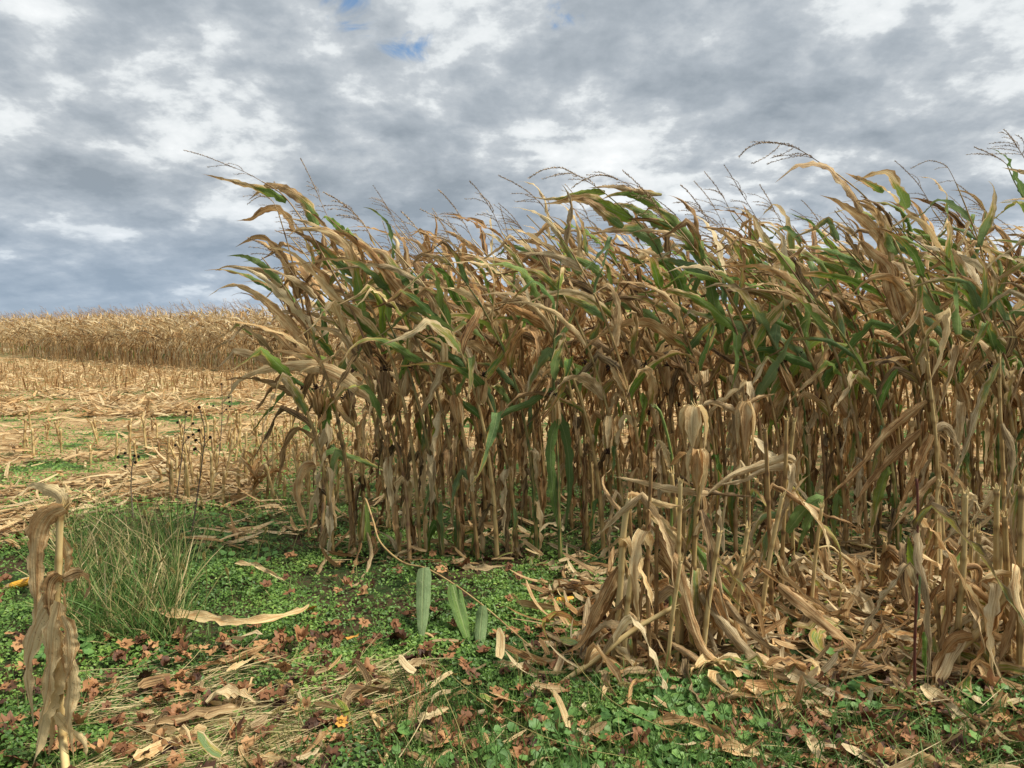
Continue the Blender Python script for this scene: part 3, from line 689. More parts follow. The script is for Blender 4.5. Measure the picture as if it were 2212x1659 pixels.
for ri in range(8):
    yy0 = 6.75 + ri * .66
    x = -.66 * yy0 if ri > 1 else -3.6
    while x < -1.25:
        xx = x + rng.normal(0, .04); p_keep = .95 if xx > -.33 * yy0 - 1.2 else .30
        if rng.random() < p_keep:
            h = rng.uniform(.16, .50) * (1. if ri < 5 else .8)
            stub((xx, yy0 + rng.normal(0, .10), 0), h, abs(rng.normal(0, .16)), 'cut corn stub standing in the %s left of the corn' % ('nearest stubble rows' if ri < 4 else 'further stubble rows'), 'cut corn stubs in the %s' % ('nearest stubble rows' if ri < 4 else 'further stubble rows'), int(rng.integers(2, 5))); ns += 1
        x += rng.uniform(.05, .13) if (ri < 4 and xx > -.33 * yy0 - 1.0) else rng.uniform(.10, .22)
print('stubs', ns)
# far stubble
s = Soup(); P, a, b = screen_pts(3600, -200, 2400, 780, 850); P = P[(P[:, 1] > 12) & (P[:, 1] < 70)]; N = len(P)
D = np.stack([rng.normal(0, .25, N), rng.normal(0, .2, N), np.ones(N)], 1)
side = nrm(np.stack([np.ones(N), rng.normal(0, .3, N), np.zeros(N)], 1))
blades(s, P, D, rng.uniform(.12, .42, N), rng.uniform(.02, .035, N), rng.normal(0, .05, (N, 3)), 3, rng.normal(.6, .2, N), 1., .2, side, .8)
tag(s.obj('distant_stubble', M_BLADE), 'far cut stubble in front of the distant corn field', 'stubble', kind='stuff')

# ------------------------------------------------------------------ green ground cover: small-leaved weeds
def leaflets(soup, P, N3, size, tone, asp=.62):
    """small ovate leaf faces (6 verts, keel-folded)"""
    N = len(P); N3 = nrm(N3); a = nrm(np.cross(N3, rng.normal(0, 1, (N, 3)))); b = np.cross(N3, a); s_ = size[:, None]
    shp = [(0, 0, 0), (.45, asp * .5, .10), (1., 0, -.05), (.45, -asp * .5, .10), (.45, 0, 0), (.8, asp * .3, .05), (.8, -asp * .3, .05)]
    V = np.stack([P + (a * x + b * y + N3 * z) * s_ for x, y, z in shp], 1); bb = (np.arange(N) * 7)[:, None]
    T_ = np.concatenate([bb + np.array(t)[None] for t in ((0, 4, 1), (1, 4, 5), (4, 2, 5), (0, 3, 4), (3, 6, 4), (4, 6, 2))], 0)
    soup.add(V, None, None, None, T_); soup.C[-1] = np.repeat(np.stack([np.zeros(N), np.clip(tone, 0, 1), np.zeros(N), np.ones(N)], 1), 7, 0)
def green_density(x, y):
    v = vnoise(x, y, 1.3, 1.) * .55 + vnoise(x, y, 3.7, 5.) * .45
    d_ = np.clip((v - .25) * 2.2, .12, 1)
    d_ *= np.where((x > .55) & (y > 3.25) & (y < 5.2), .22, 1.)                  # littered bay on the right
    d_ *= np.where((x < -.35) & (y < 3.45), .45, 1.)                             # dried grass mat
    d_ *= np.where((x > 1.3) & (y < 3.3), .35, 1.)
    d_ *= np.where((x < -2.2) & (y < 4.) , .6, 1.)
    d_ *= np.where((y > 5.2) & (x > 2.6), .25, 1.)
    return d_
s = Soup()
P, a, b = screen_pts(150000, -150, 2360, 1030, 1760); keep = (~is_stubble(P[:, 0], P[:, 1])) & (rng.random(len(P)) < green_density(P[:, 0], P[:, 1])); P = P[keep]
# sprigs: three to five leaflets about each point
N = len(P); hgt = .012 + .055 * vnoise(P[:, 0], P[:, 1], 2.3, 3.) ** 1.5
for k in range(3):
    Q_ = P + np.stack([rng.normal(0, .012, N), rng.normal(0, .012, N), rng.random(N) ** .6 * hgt + .003], 1)
    leaflets(s, Q_, np.stack([rng.normal(0, .5, N), rng.normal(0, .5, N) - .15, np.ones(N)], 1), rng.uniform(.009, .028, N) * (1 + .08 * np.maximum(0, P[:, 1] - 4)), rng.normal(.45, .2, N) + (vnoise(P[:, 0], P[:, 1], 2.1, 8.) - .5) * .6)
P, a, b = screen_pts(90000, -300, 2300, 790, 1250); gp = vnoise(P[:, 0], P[:, 1], .9, 2.)
P = P[is_stubble(P[:, 0], P[:, 1]) & (gp > .50) & (P[:, 1] < 24)]; N = len(P); P[:, 2] = rng.uniform(.0, .07, N)
leaflets(s, P, np.stack([rng.normal(0, .6, N), rng.normal(0, .6, N) - .3, np.ones(N)], 1), rng.uniform(.02, .045, N), rng.normal(.62, .2, N))
tag(s.obj('chickweed', M_WEED, smooth=False), 'low mat of small-leaved green weeds at the foot of the corn', 'ground cover', kind='stuff')

# broad round-leaved weeds
def round_leaves(soup, P, N3, r, tone):
    N = len(P); N3 = nrm(N3); a = nrm(np.cross(N3, rng.normal(0, 1, (N, 3)))); b = np.cross(N3, a); K = 14
    Vs = [P - N3 * (r * .18)[:, None]]
    for k in range(K):
        th = 6.2832 * k / K; rr = (1.0 if k % 2 else .88) * (.55 if k == 0 else 1)
        Vs.append(P + (a * math.cos(th) * rr + b * math.sin(th) * rr * .92 + N3 * (.12 * math.cos(2 * th))) * r[:, None])
    V = np.stack(Vs, 1); bb = (np.arange(N) * (K + 1))[:, None]
    T_ = np.concatenate([bb + np.array((0, 1 + k, 1 + (k + 1) % K))[None] for k in range(K)], 0)
    soup.add(V, None, None, None, T_); soup.C[-1] = np.repeat(np.stack([np.zeros(N), np.clip(tone, 0, 1), np.zeros(N), np.ones(N)], 1), K + 1, 0)
s = Soup()
for (x0, x1, y0, y1, n) in ((1150, 1520, 1540, 1700, 400), (1280, 1640, 1475, 1600, 480), (1480, 1700, 1470, 1540, 160), (1800, 1960, 1500, 1560, 70), (2080, 2230, 1480, 1560, 110), (1600, 1760, 1600, 1700, 70), (60, 200, 1380, 1440, 70), (1740, 1840, 1370, 1440, 50), (1550, 1700, 1440, 1480, 60), (1960, 2180, 1600, 1690, 40), (850, 1150, 1600, 1700, 60), (380, 600, 1120, 1240, 160)):
    P, a, b = screen_pts(n, x0, x1, y0, y1); P = P[vnoise(P[:, 0], P[:, 1], 5., 2.) > .30]; N = len(P); P[:, 2] = rng.uniform(.02, .075, N)
    round_leaves(s, P, np.stack([rng.normal(0, .3, N), rng.normal(0, .3, N) - .25, np.ones(N)], 1), rng.uniform(.014, .031, N), rng.normal(.5, .22, N))
tag(s.obj('round_leaved_weeds', M_BROAD), 'patches of round scallop-edged green weed leaves near the bottom', 'ground cover', kind='stuff')

# ------------------------------------------------------------------ grass
s = Soup()
def grass(P, Lr, tone, wd=.0035, spread=.35, bend=.12, K=4):
    N = len(P); D = np.stack([rng.normal(-.05, spread, N), rng.normal(0, spread, N), np.ones(N)], 1)
    a = rng.uniform(0, 6.28, N); bd = np.stack([np.cos(a), np.sin(a), -np.abs(rng.normal(.5, .3, N))], 1) * bend
    blades(s, P, D, rng.uniform(*Lr, N), rng.uniform(.6, 1.3, N) * wd, bd, K, tone, tip=.1)
P, a, b = screen_pts(9000, -150, 2360, 1080, 1760); k = ~is_stubble(P[:, 0], P[:, 1]) & (vnoise(P[:, 0], P[:, 1], 2.1, 9.) > .45); P = P[k]; grass(P, (.04, .13), rng.normal(.10, .14, len(P)))
P, a, b = screen_pts(2600, 850, 1700, 1480, 1760); grass(P, (.06, .18), rng.normal(.08, .12, len(P)), .004)
P, a, b = screen_pts(1500, 1650, 2300, 1520, 1760); grass(P, (.08, .2), rng.normal(.08, .12, len(P)), .005, .5, .25)
# thicket of thin tan-green grass, left
P, a, b = screen_pts(1500, 120, 400, 1150, 1400); grass(P, (.08, .3), rng.normal(.12, .15, len(P)), .0065, .55, .14, 5)
P, a, b = screen_pts(650, 130, 400, 1170, 1400); grass(P, (.10, .55), rng.normal(.36, .27, len(P)), .0045, .42, .09, 5)
P, a, b = screen_pts(420, 60, 450, 1090, 1230); grass(P, (.10, .5), rng.normal(.38, .25, len(P)), .0035, .4, .18, 5)
P, a, b = screen_pts(260, 480, 720, 1100, 1230); grass(P, (.06, .2), rng.normal(.14, .2, len(P)), .003, .25, .08, 5)
tag(s.obj('grass', M_GRASS), 'thin green and tan grass blades among the weeds', 'grass', kind='stuff')
# flattened dry grass mat
s = Soup()
for (x0, x1, y0, y1, n) in ((180, 850, 1450, 1640, 1500), (420, 900, 1420, 1520, 220), (-60, 700, 1560, 1740, 1250), (700, 1100, 1560, 1720, 300), (1500, 2250, 1560, 1720, 700)):
    P, a, b = screen_pts(n, x0, x1, y0, y1); P = P[vnoise(P[:, 0], P[:, 1], 2.6, 6.) > .25]; N = len(P); P[:, 2] = rng.uniform(.006, .035, N)
    yaw = rng.normal(.35, .45, N) + (rng.random(N) < .35) * math.pi; D = np.stack([np.cos(yaw), np.sin(yaw), np.abs(rng.normal(.0, .12, N))], 1)
    blades(s, P, D, rng.uniform(.10, .40, N), rng.uniform(.0016, .0042, N), np.stack([rng.normal(0, .08, N), rng.normal(0, .12, N), rng.normal(-.03, .02, N)], 1), 5, rng.normal(.70, .17, N))
tag(s.obj('dry_grass_mat', M_GRASS), 'flattened straw-coloured grass lying across the bottom left', 'dry grass', kind='stuff')

# ------------------------------------------------------------------ corn litter on the right bay and among rows
s = Soup()
for (x0, x1, y0, y1, n, lo, hi) in ((1180, 2400, 1230, 1480, 1500, .05, .30), (1750, 2400, 1180, 1300, 700, .1, .35), (1250, 2400, 1420, 1560, 320, .05, .22), (300, 1400, 1380, 1700, 170, .05, .16), (700, 2400, 1080, 1230, 900, .08, .3), (1500, 2400, 1540, 1720, 120, .05, .2)):
    P, a, b = screen_pts(n, x0, x1, y0, y1); N = len(P); P[:, 2] = rng.uniform(.008, .075, N); yaw = rng.uniform(0, 6.28, N)
    D = np.stack([np.cos(yaw), np.sin(yaw) * .7, rng.normal(.0, .16, N)], 1); side = nrm(np.cross(D, np.array([0, 0, 1.]) + rng.normal(0, .5, (N, 3))))
    blades(s, P, D, rng.uniform(lo, hi, N), rng.uniform(.010, .045, N), rng.normal(0, .13, (N, 3)), 5, rng.normal(.55, .25, N), np.where(rng.random(N) < .06, .35, 1.), rng.uniform(.1, .95, N), side, .25)
for (x0, x1, y0, y1, n) in ((1230, 2300, 1250, 1500, 260), (1700, 2300, 1190, 1300, 60), (700, 2300, 1090, 1200, 70), (250, 1300, 1420, 1650, 14), (1300, 2250, 1500, 1650, 12)):
    P, a, b = screen_pts(n, x0, x1, y0, y1)
    for p in P:
        dd = rng.uniform(0, 6.28); L_ = rng.uniform(.2, .6); q_ = [p + [0, 0, rng.uniform(.02, .10)]]; k_ = rng.normal(0, .22)
        for i in range(12):
            dd += k_ + rng.normal(0, .15); z_ = max(.012, q_[-1][2] + rng.normal(-.004, .014)); q_.append(np.array([q_[-1][0] + math.cos(dd) * L_ / 12, q_[-1][1] + math.sin(dd) * L_ / 12, z_]))
        ribbon(s, np.array(q_), rng.uniform(.03, .075), rng.normal(0, .6), rng.normal(0, 1.6), rng.uniform(.3, .9), .009, (1 if rng.random() > .08 else .45, rng.uniform(.1, 1.), rng.uniform(0, 1)), cross=3)
tag(s.obj('corn_leaf_litter', M_BLADE), 'thick litter of broken dry corn leaves in the trampled bay on the right', 'litter', kind='stuff')

# ------------------------------------------------------------------ maple leaves
lobes = [(0, 1.0), (.14, .80), (.30, .60), (.44, .76), (.62, .86), (.82, .98), (.98, .72), (1.12, .60), (1.32, .74), (1.52, .88), (1.75, .70), (2.05, .52), (2.35, .62), (2.65, .54), (2.95, .36), (3.1416, .16)]
OUT = lobes + [(6.2832 - a, r) for a, r in lobes[-2:0:-1]]
def maple_soup(crumple):
    q = Soup(); K = len(OUT); V = [(0, 0, 0)]; ph = rng.random(6) * 6.28
    ax = rng.uniform(0, 6.28); roll_ = rng.uniform(.5, 2.2) * crumple
    def bendp(x, y):
        u = x * math.cos(ax) + y * math.sin(ax); v = -x * math.sin(ax) + y * math.cos(ax)
        a = u * roll_; rr = 1 / roll_; X_ = math.sin(a) * rr; z = (1 - math.cos(a)) * rr
        z += crumple * .20 * (math.sin(3.1 * x + ph[0] + 2 * y) + math.sin(5.3 * y + ph[1])) + crumple * .07 * math.sin(11 * x + ph[2]) * math.sin(9 * y + ph[3])
        return (X_ * math.cos(ax) - v * math.sin(ax), X_ * math.sin(ax) + v * math.cos(ax), z)
    rings = (.33, .66, 1.)
    for f in rings:
        for a, r in OUT:
            rr = f * (r if f == 1. else r * .75 + .16); V.append((math.cos(a) * rr, math.sin(a) * rr))
    V = np.array([bendp(0., 0.)] + [bendp(*v) for v in V[1:]]); V[:, 2] -= V[:, 2].min()
    T_ = [(0, 1 + k, 1 + (k + 1) % K) for k in range(K)]; Q_ = []
    for r_ in range(2):
        o = 1 + r_ * K; Q_ += [(o + k, o + (k + 1) % K, o + K + (k + 1) % K, o + K + k) for k in range(K)]
    q.add(V, Q_, None, (1, .5, 0, 1), T_)
    return q
msoups = [maple_soup(rng.uniform(.35, 1.1)) for _ in range(16)]
mm = [q.mesh('maple_leaf', M_MAPLE) for q in msoups]
zones = [(-40, 480, 1380, 1665, 62), (330, 1000, 1340, 1640, 62), (900, 1500, 1380, 1660, 48), (560, 1000, 1180, 1400, 16), (1000, 1330, 1250, 1420, 16), (1580, 2230, 1500, 1665, 95), (1700, 2230, 1380, 1520, 30), (1350, 1700, 1490, 1660, 20), (-20, 200, 1250, 1400, 10), (1650, 2000, 1200, 1330, 8)]
zn = ['at the bottom left', 'left of centre at the bottom', 'in the weeds at bottom centre', 'on the weeds before the corn', 'around the dropped cob', 'at the bottom right', 'in the trampled litter on the right', 'among the round-leaved weeds', 'behind the broken stalk on the left', 'under the right-hand corn']
nm = 0
for (x0, x1, y0, y1, n), zname in zip(zones, zn):
    for k in range(n):
        px, py = rng.uniform(x0, x1), rng.uniform(y0, y1); p = G(px, py)
        o = bpy.data.objects.new('maple_leaf', mm[int(rng.integers(16))]); sc.collection.objects.link(o)
        o.location = (p[0], p[1], rng.uniform(.03, .06)); o.rotation_euler = (rng.normal(0, .25) + (math.pi if rng.random() < .35 else 0), rng.normal(0, .25), rng.uniform(0, 6.28)); z = rng.uniform(.034, .060); o.scale = (z, z, z * rng.uniform(.7, 1.3))
        tag(o, 'crumpled brown fallen maple leaf lying ' + zname, 'fallen leaf', 'brown maple leaves ' + zname); nm += 1
s = Soup()
for (x0, x1, y0, y1, n) in ((-60, 1150, 1370, 1740, 240), (1550, 2300, 1480, 1740, 260), (1150, 1550, 1400, 1740, 60), (1100, 2350, 1230, 1420, 110), (500, 1400, 1150, 1400, 60)):
    P, a, b = screen_pts(n, x0, x1, y0, y1)
    for p in P:
        e = rng.uniform(0, 6.28); tx = rng.normal(0, .4); M = np.array([[math.cos(e), -math.sin(e), 0], [math.sin(e), math.cos(e), 0], [0, tx, 1]]); s.merge(msoups[int(rng.integers(16))], M, np.array([p[0], p[1], rng.uniform(.02, .05)]), rng.uniform(.028, .055), np.array([0, rng.normal(0, .35), 0, 0]))
tag(s.obj('leaf_scatter', M_MAPLE), 'smaller brown maple leaves and scraps scattered low among the grass', 'leaf litter', kind='stuff')
for (px, py, z, lab) in ((768, 1395, .055, 'bright yellow-orange maple leaf lying on the green weeds'), (677, 1332, .045, 'dull orange maple leaf standing out in the weeds by the long fallen corn leaf'), (735, 1583, .035, 'small yellow maple leaf near the bottom among brown ones')):
    o = bpy.data.objects.new('maple_leaf', maple_soup(.4).mesh('yellow_leaf', M_YMAPLE)); sc.collection.objects.link(o); p = G(px, py); o.location = (p[0], p[1], .055); o.rotation_euler = (.45, .1, rng.uniform(0, 6)); o.scale = (z, z, z); tag(o, lab, 'fallen leaf')

# ------------------------------------------------------------------ hero helpers for the broken plants in front
def HP(px, d0, d1=None): return path(px, d0, d1)
def part_stalk(root, base, px, d0, d1=None, r0=.012, r1=.010, col=(1, .6, 0), name='stalk', P=None):
    q = Soup(); P = HP(px, d0, d1) if P is None else P
    Pt = stalk_tube(q, P - base, r0, r1, col, res=.022, node_gap=.16, sides=9); T = nrm(Pt[-1] - Pt[-2]); S_ = nrm(np.cross(T, [.2, 1, .1])); B_ = np.cross(T, S_)
    for k in range(8):
        a = k / 8 * 6.28 + rng.uniform(-.3, .3); o_ = S_ * math.cos(a) + B_ * math.sin(a); l_ = rng.uniform(.008, .045); s0 = Pt[-1] + o_ * r1 * .85 - T * .006
        tube(q, np.array([s0, s0 + T * l_ * .6 + o_ * .003, s0 + T * l_ + o_ * rng.uniform(.002, .014)]), np.array([r1 * .36, r1 * .24, .0006]), 4, (col[0], min(1, col[1] + rng.uniform(-.1, .35)), 0), cap=False)
    return q.obj(name, M_STALK, root)
def part_leaf(root, org, px, d0, d1=None, wd=.07, dry=(1, 1), tone=.6, grey=.4, roll=.9, tw=.6, fold=.4, n=30, name='leaf', ripple=.008, **kw):
    q = Soup(); P, _ = spline(HP(px, d0, d1) - org, n)
    kw.setdefault('hint', (0, 1, 0)); ribbon(q, P, wd, (roll - 1.1) * .7 + rng.normal(0, .2), tw, fold, ripple, (1, tone, grey), dry[0], dry[1], cross=6, **kw); return q.obj(name, M_BLADE, root)
def hero(name, lab, cat, px, py, group=None):
    b = G(px, py, 0.0); r_ = empty(name, b); tag(r_, lab, cat, group); return r_, b

# left foreground broken stalk
d = 2.58
r_, b_ = hero('broken_corn_stalk', 'pale broken corn stalk with long hanging leaves in the left foreground', 'corn stalk', 146, 1700)
part_stalk(r_, b_, [(146, 1700), (136, 1600), (126, 1473), (121, 1352), (126, 1230), (130, 1117), (136, 1095)], d, d, .0145, .0115, (1, .85, 0))
for a in (([(138, 1100), (120, 1070), (95, 1056), (72, 1048), (55, 1052)], .055, .95, .5), ([(138, 1097), (105, 1109), (81, 1145), (75, 1210), (77, 1291), (75, 1350)], .062, .45, .5),
          ([(140, 1110), (147, 1090), (149, 1072)], .025, .55, .4), ([(123, 1267), (97, 1311), (69, 1376), (57, 1453), (65, 1514), (73, 1570)], .066, .72, .6),
          ([(117, 1360), (134, 1413), (144, 1473), (156, 1556)], .07, .75, .35), ([(130, 1433), (105, 1494), (89, 1575), (66, 1675)], .085, 1.05, .3),
          ([(119, 1542), (154, 1583), (178, 1607), (188, 1650)], .045, .85, .3), ([(136, 1251), (174, 1238), (194, 1263), (180, 1297)], .038, .3, .7),
          ([(128, 1240), (110, 1260), (105, 1310), (118, 1350)], .045, .3, .6), ([(134, 1160), (143, 1210), (138, 1260), (142, 1330)], .04, .5, .3), ([(133, 1330), (148, 1370), (150, 1430), (140, 1480)], .045, .55, .5), ([(126, 1300), (112, 1350), (108, 1420), (100, 1500), (82, 1580)], .06, .7, .4), ([(132, 1400), (150, 1470), (146, 1560), (160, 1640)], .06, .85, .4), ([(128, 1500), (112, 1570), (104, 1640)], .05, .8, .4)):
    part_leaf(r_, b_, a[0], d + rng.uniform(-.05, .03), None, a[1] * 1.3, (1, 1), a[2] + .25, a[3] * .6, 1.25, rng.uniform(-.4, .4), .3)

# cobs
def cob(px, py, d, D, L, r, lab, up=.03):
    root, b = hero('corn_cob', lab, 'corn cob', px, py); D = nrm(np.array(D, float)); q = Soup(); n, sd_ = 54, 56; V = []
    S = nrm(np.cross(D, [0, 0, 1.])); B = np.cross(D, S); off = np.array([0, 0, up])
    for i in range(n + 1):
        t = i / n; rr = r * min(1, (1.02 - t) * 5) ** .5 * min(1, .6 + t * 5)
        for j in range(sd_):
            a = j / sd_ * 6.2832; k = abs(math.sin(a * 7)) ** .6 * abs(math.sin(t * n / 54 * 60)) ** .6
            V.append(off + D * L * t + (S * math.cos(a) + B * math.sin(a)) * rr * (.88 + .16 * k))
    ii = np.arange(n)[:, None] * sd_; jj = np.arange(sd_)[None]; j2 = (jj + 1) % sd_
    q.add(V, np.stack([ii + jj, ii + j2, ii + sd_ + j2, ii + sd_ + jj], -1).reshape(-1, 4), None, (1, .5, 0, 1)); q.obj('kernels', M_KERNEL, root)
    for k in range(5):
        a = rng.uniform(-2., 2.); dd = nrm(-D + S * a * .7 + np.array([0, -.2, .1])); P = [off + D * .01]; 
        for i in range(8): dd = nrm(dd + np.array([0, 0, -.12]) + rng.normal(0, .12, 3)); z = P[-1] + dd * rng.uniform(.016, .024); z[2] = max(z[2], .012); P.append(z)
        q = Soup(); ribbon(q, np.array(P), .05, rng.uniform(-.5, .5), .4, .5, .004, (1, .95, .35)); q.obj('husk', M_BLADE, root)
cob(1200, 1316, 4.2, (1, .1, .05), .12, .022, 'yellow corn cob with white torn husk lying in the litter at centre', .045)
cob(22, 1278, 4.4, (1, .15, .28), .15, .023, 'yellow corn cob lying at the left edge behind the broken stalk', .03)

# fallen thin plant with hanging green leaves, centre
r_, b_ = hero('bent_corn_plant', 'thin bent-over corn stem trailing down to the right with broad green leaves hanging from it', 'corn stem', 775, 1190)
part_stalk(r_, b_, [(775, 1190), (781, 1120), (788, 1077), (806, 1125), (822, 1172), (869, 1214), (921, 1228), (982, 1263), (1047, 1311), (1104, 1360), (1150, 1400)], 5.0, 3.42, .007, .0035, (.75, .6, .15))
part_leaf(r_, b_, [(915, 1226), (913, 1303), (911, 1398)], 4.02, 3.70, .092, (-.2, .22), .8, 1., 1.1, .1, .15, base=.7, tipp=1.0, ripple=.003, rag=.015, ragged=.03)
part_leaf(r_, b_, [(978, 1263), (996, 1330), (1017, 1400)], 3.88, 3.68, .085, (-.3, .1), .4, .4, 1.1, -.2, .25, base=.6, tipp=.9, ripple=.003, rag=.015, ragged=.03)
part_leaf(r_, b_, [(1043, 1308), (1038, 1352), (1034, 1416)], 3.72, 3.60, .07, (-.2, .2), .6, .9, 1.1, .3, .5, base=.5, tipp=.5, ripple=.003, rag=.015, ragged=.03)
part_leaf(r_, b_, [(875, 1216), (900, 1255), (930, 1300), (950, 1338)], 4.5, 4.6, .05, (-.2, .3), .3, .3, 1.2, .5, .4)
part_leaf(r_, b_, [(780, 1165), (768, 1210), (752, 1260)], 4.95, 4.8, .035, (1, 1), .3, .4, 1.2, .8, .6)
part_leaf(r_, b_, [(793, 1150), (802, 1200), (780, 1250), (742, 1272), (702, 1250)], 4.95, 4.8, .03, (1, 1), .5, .8, 1.2, .8, .6)
husk_ear(W(787, 1168, 4.98) - b_, (0.02, 0, 1), .25, .032, r_, 'ear', (.38, .85, .4), False, .2, 3)

# trampled clump, centre right
cl = 'broken corn stalks in the trampled clump'
def bstalk(lab, pts, d0, d1=None, r0=.013, col=(1, .6, 0), leaves=(), cat='corn stalk', name='broken_corn_stalk', r1=None, nauto=4):
    root, b = hero(name, lab, cat, pts[0][0], pts[0][1], ('snapped stalks: ' + lab[-40:]) if lab.startswith(('snapped', 'short snapped')) else None)
    part_stalk(root, b, pts, d0, d1, r0, r1 or r0 * .85, col)
    PP = HP(pts, d0, d1) - b
    for k in range(nauto):
        t_ = rng.uniform(.1, .85); SPk, _ = spline(PP, 20); a_ = rng.uniform(0, 6.28); az_ = np.array([math.cos(a_) + .35, math.sin(a_) * .8, 0]); q_ = Soup()
        Pk = auto_leaf_path(SPk[int(t_ * 20)], np.array([0, 0, 1.]), az_, rng.uniform(.3, .85), rng.uniform(-.10, .04), rng.uniform(.04, .4), 24, (rng.uniform(.02, .25), np.array([az_[0] * 1.6, az_[1], -2.4])), rng.uniform(.1, .3), low=True, jit=.09)
        ribbon(q_, Pk, rng.uniform(.035, .075), rng.normal(0, .8), rng.normal(0, 1.4), rng.uniform(.3, .9), .010, hint=(0, 1, .2), col=(1 if rng.random() > .15 else .45, rng.uniform(.1, 1.), rng.uniform(0, .9)), cross=4); q_.obj('leaf', M_BLADE, root)
    for L_ in leaves:
        px, dd, wd, dry, tone, grey = L_[:6]; part_leaf(root, b, px, dd if not isinstance(dd, tuple) else dd[0], None if not isinstance(dd, tuple) else dd[1], wd, dry, tone, grey, L_[6] if len(L_) > 6 else 1.1, rng.uniform(-.5, .5), rng.uniform(.3, .6))
    return root, b
def GD(px, py): return float(G(px, py)[1])
d1_ = GD(1325, 1443); A_ = (1, 1)
bstalk('thick pale jointed stalk at the left of the trampled clump, its top snapped right', [(1325, 1443), (1339, 1278), (1345, 1174), (1352, 1112), (1361, 1078)], d1_, None, .0165, (1, .95, 0),
  [([(1357, 1085), (1366, 1072), (1400, 1082), (1440, 1092), (1480, 1093)], d1_, .055, A_, .85, .1), ([(1337, 1225), (1318, 1265), (1290, 1319), (1255, 1390), (1207, 1416)], (d1_, d1_ - .1), .06, A_, .45, .3), ([(1335, 1260), (1312, 1310), (1290, 1350), (1250, 1425)], d1_, .045, A_, .35, .2),
   ([(1352, 1120), (1320, 1080), (1300, 1040), (1322, 1010)], (d1_, d1_ + .4), .03, A_, .6, .4), ([(1350, 1160), (1330, 1172), (1300, 1200), (1270, 1215)], d1_, .03, (.6, 1), .8, .6)])
d2_ = GD(1405, 1455)
bstalk('slim brown upright stalk second from the left in the trampled clump', [(1405, 1459), (1399, 1278), (1401, 1154), (1407, 1009)], d2_, None, .0095, (1, .35, .15), [([(1400, 1190), (1392, 1250), (1380, 1340), (1374, 1400)], d2_, .035, A_, .3, .4)])
d3_ = GD(1416, 1437)
bstalk('dark jointed stalk third from the left in the trampled clump with a snapped top', [(1416, 1437), (1418, 1319), (1418, 1195), (1420, 1133)], d3_, None, .0105, (1, .25, .1),
  [([(1420, 1138), (1440, 1140), (1463, 1148), (1485, 1180)], d3_, .03, A_, .8, .2), ([(1424, 1162), (1463, 1225), (1488, 1319), (1521, 1402), (1579, 1455), (1625, 1505)], (d3_, d3_ - .25), .075, A_, .55, .35), ([(1422, 1195), (1450, 1225), (1475, 1275), (1490, 1320)], d3_, .10, A_, .5, .5)])
d4_ = GD(1492, 1426)
r4, b4 = bstalk('tall stalk in the middle of the trampled clump carrying two pale husked ears', [(1492, 1426), (1496, 1319), (1500, 1195), (1504, 1112), (1511, 1046), (1513, 975), (1508, 900), (1500, 880)], d4_, None, .0125, (1, .6, 0),
  [([(1530, 1065), (1490, 1062), (1438, 1054), (1372, 1038), (1320, 1028)], d4_, .045, A_, .8, .5), ([(1502, 1180), (1540, 1240), (1570, 1280), (1620, 1330)], d4_, .04, (.0, .5), .5, .4), ([(1500, 1200), (1525, 1280), (1558, 1340), (1600, 1392), (1660, 1440)], d4_, .045, (.5, .8), .6, .9),
   ([(1498, 1260), (1515, 1330), (1545, 1400), (1580, 1470)], (d4_, d4_ - .1), .035, A_, .7, .9), ([(1497, 1120), (1490, 1160), (1478, 1210), (1470, 1290)], d4_, .04, (.3, 1.), .5, .6), ([(1510, 1050), (1495, 1085), (1470, 1110), (1455, 1140)], d4_, .03, (.2, .8), .5, .7)])
husk_ear(W(1500, 878, d4_) - b4, (0.02, 0, -1), .21, .042, r4, 'ear', (1, 1., .25), False, .5, 6)
husk_ear(W(1506, 970, d4_ - .03) - b4, (0.0, 0, -1), .19, .034, r4, 'ear', (1, .9, .2), False, .3, 5)
r5, b5 = bstalk('short frayed stalk left of the two-eared one in the trampled clump', [(1471, 1422), (1475, 1300), (1475, 1195), (1480, 1091)], GD(1471, 1422), None, .010, (1, .55, 0), [([(1478, 1100), (1465, 1150), (1460, 1220), (1468, 1300)], GD(1471, 1422), .05, A_, .45, .5), ([(1476, 1200), (1455, 1190), (1430, 1160), (1400, 1130)], GD(1471, 1422), .08, A_, .4, .4)])
husk_ear(W(1522, 1262, d4_ - .05) - b5, (.28, 0, -.6), .24, .032, r5, 'ear', (1, .7, .15), False, 1., 6)
d6_ = GD(1686, 1325)
bstalk('tall twin-leafed stalk right of the trampled clump, bent leaf streaming left from its top', [(1686, 1325), (1690, 1195), (1695, 1087), (1699, 906)], d6_, None, .012, (1, .5, .05),
  [([(1717, 996), (1700, 990), (1641, 1009), (1579, 1030), (1529, 1067), (1505, 1075)], d6_, .07, A_, .85, .5), ([(1717, 1010), (1660, 1012), (1600, 1040), (1530, 1050)], d6_, .045, (.7, 1), .85, .7), ([(1690, 1190), (1700, 1250), (1712, 1300), (1720, 1340)], d6_, .04, A_, .4, .8), ([(1692, 1100), (1735, 1040), (1760, 1015)], d6_, .03, A_, 1., .2),
   ([(1700, 1150), (1740, 1100), (1772, 1080), (1745, 1130), (1720, 1200)], d6_, .085, (-.3, .3), .5, .5), ([(1690, 1195), (1650, 1240), (1610, 1290), (1560, 1330)], d6_, .045, (.3, .9), .6, .9)])
bstalk('green-topped stalk just right of the twin-leafed one', [(1712, 1330), (1713, 1195), (1708, 1000), (1716, 908)], d6_ + .05, None, .0105, (.55, .6, 0), [([(1712, 1200), (1735, 1260), (1745, 1340), (1742, 1400)], d6_, .045, A_, .5, .8)])
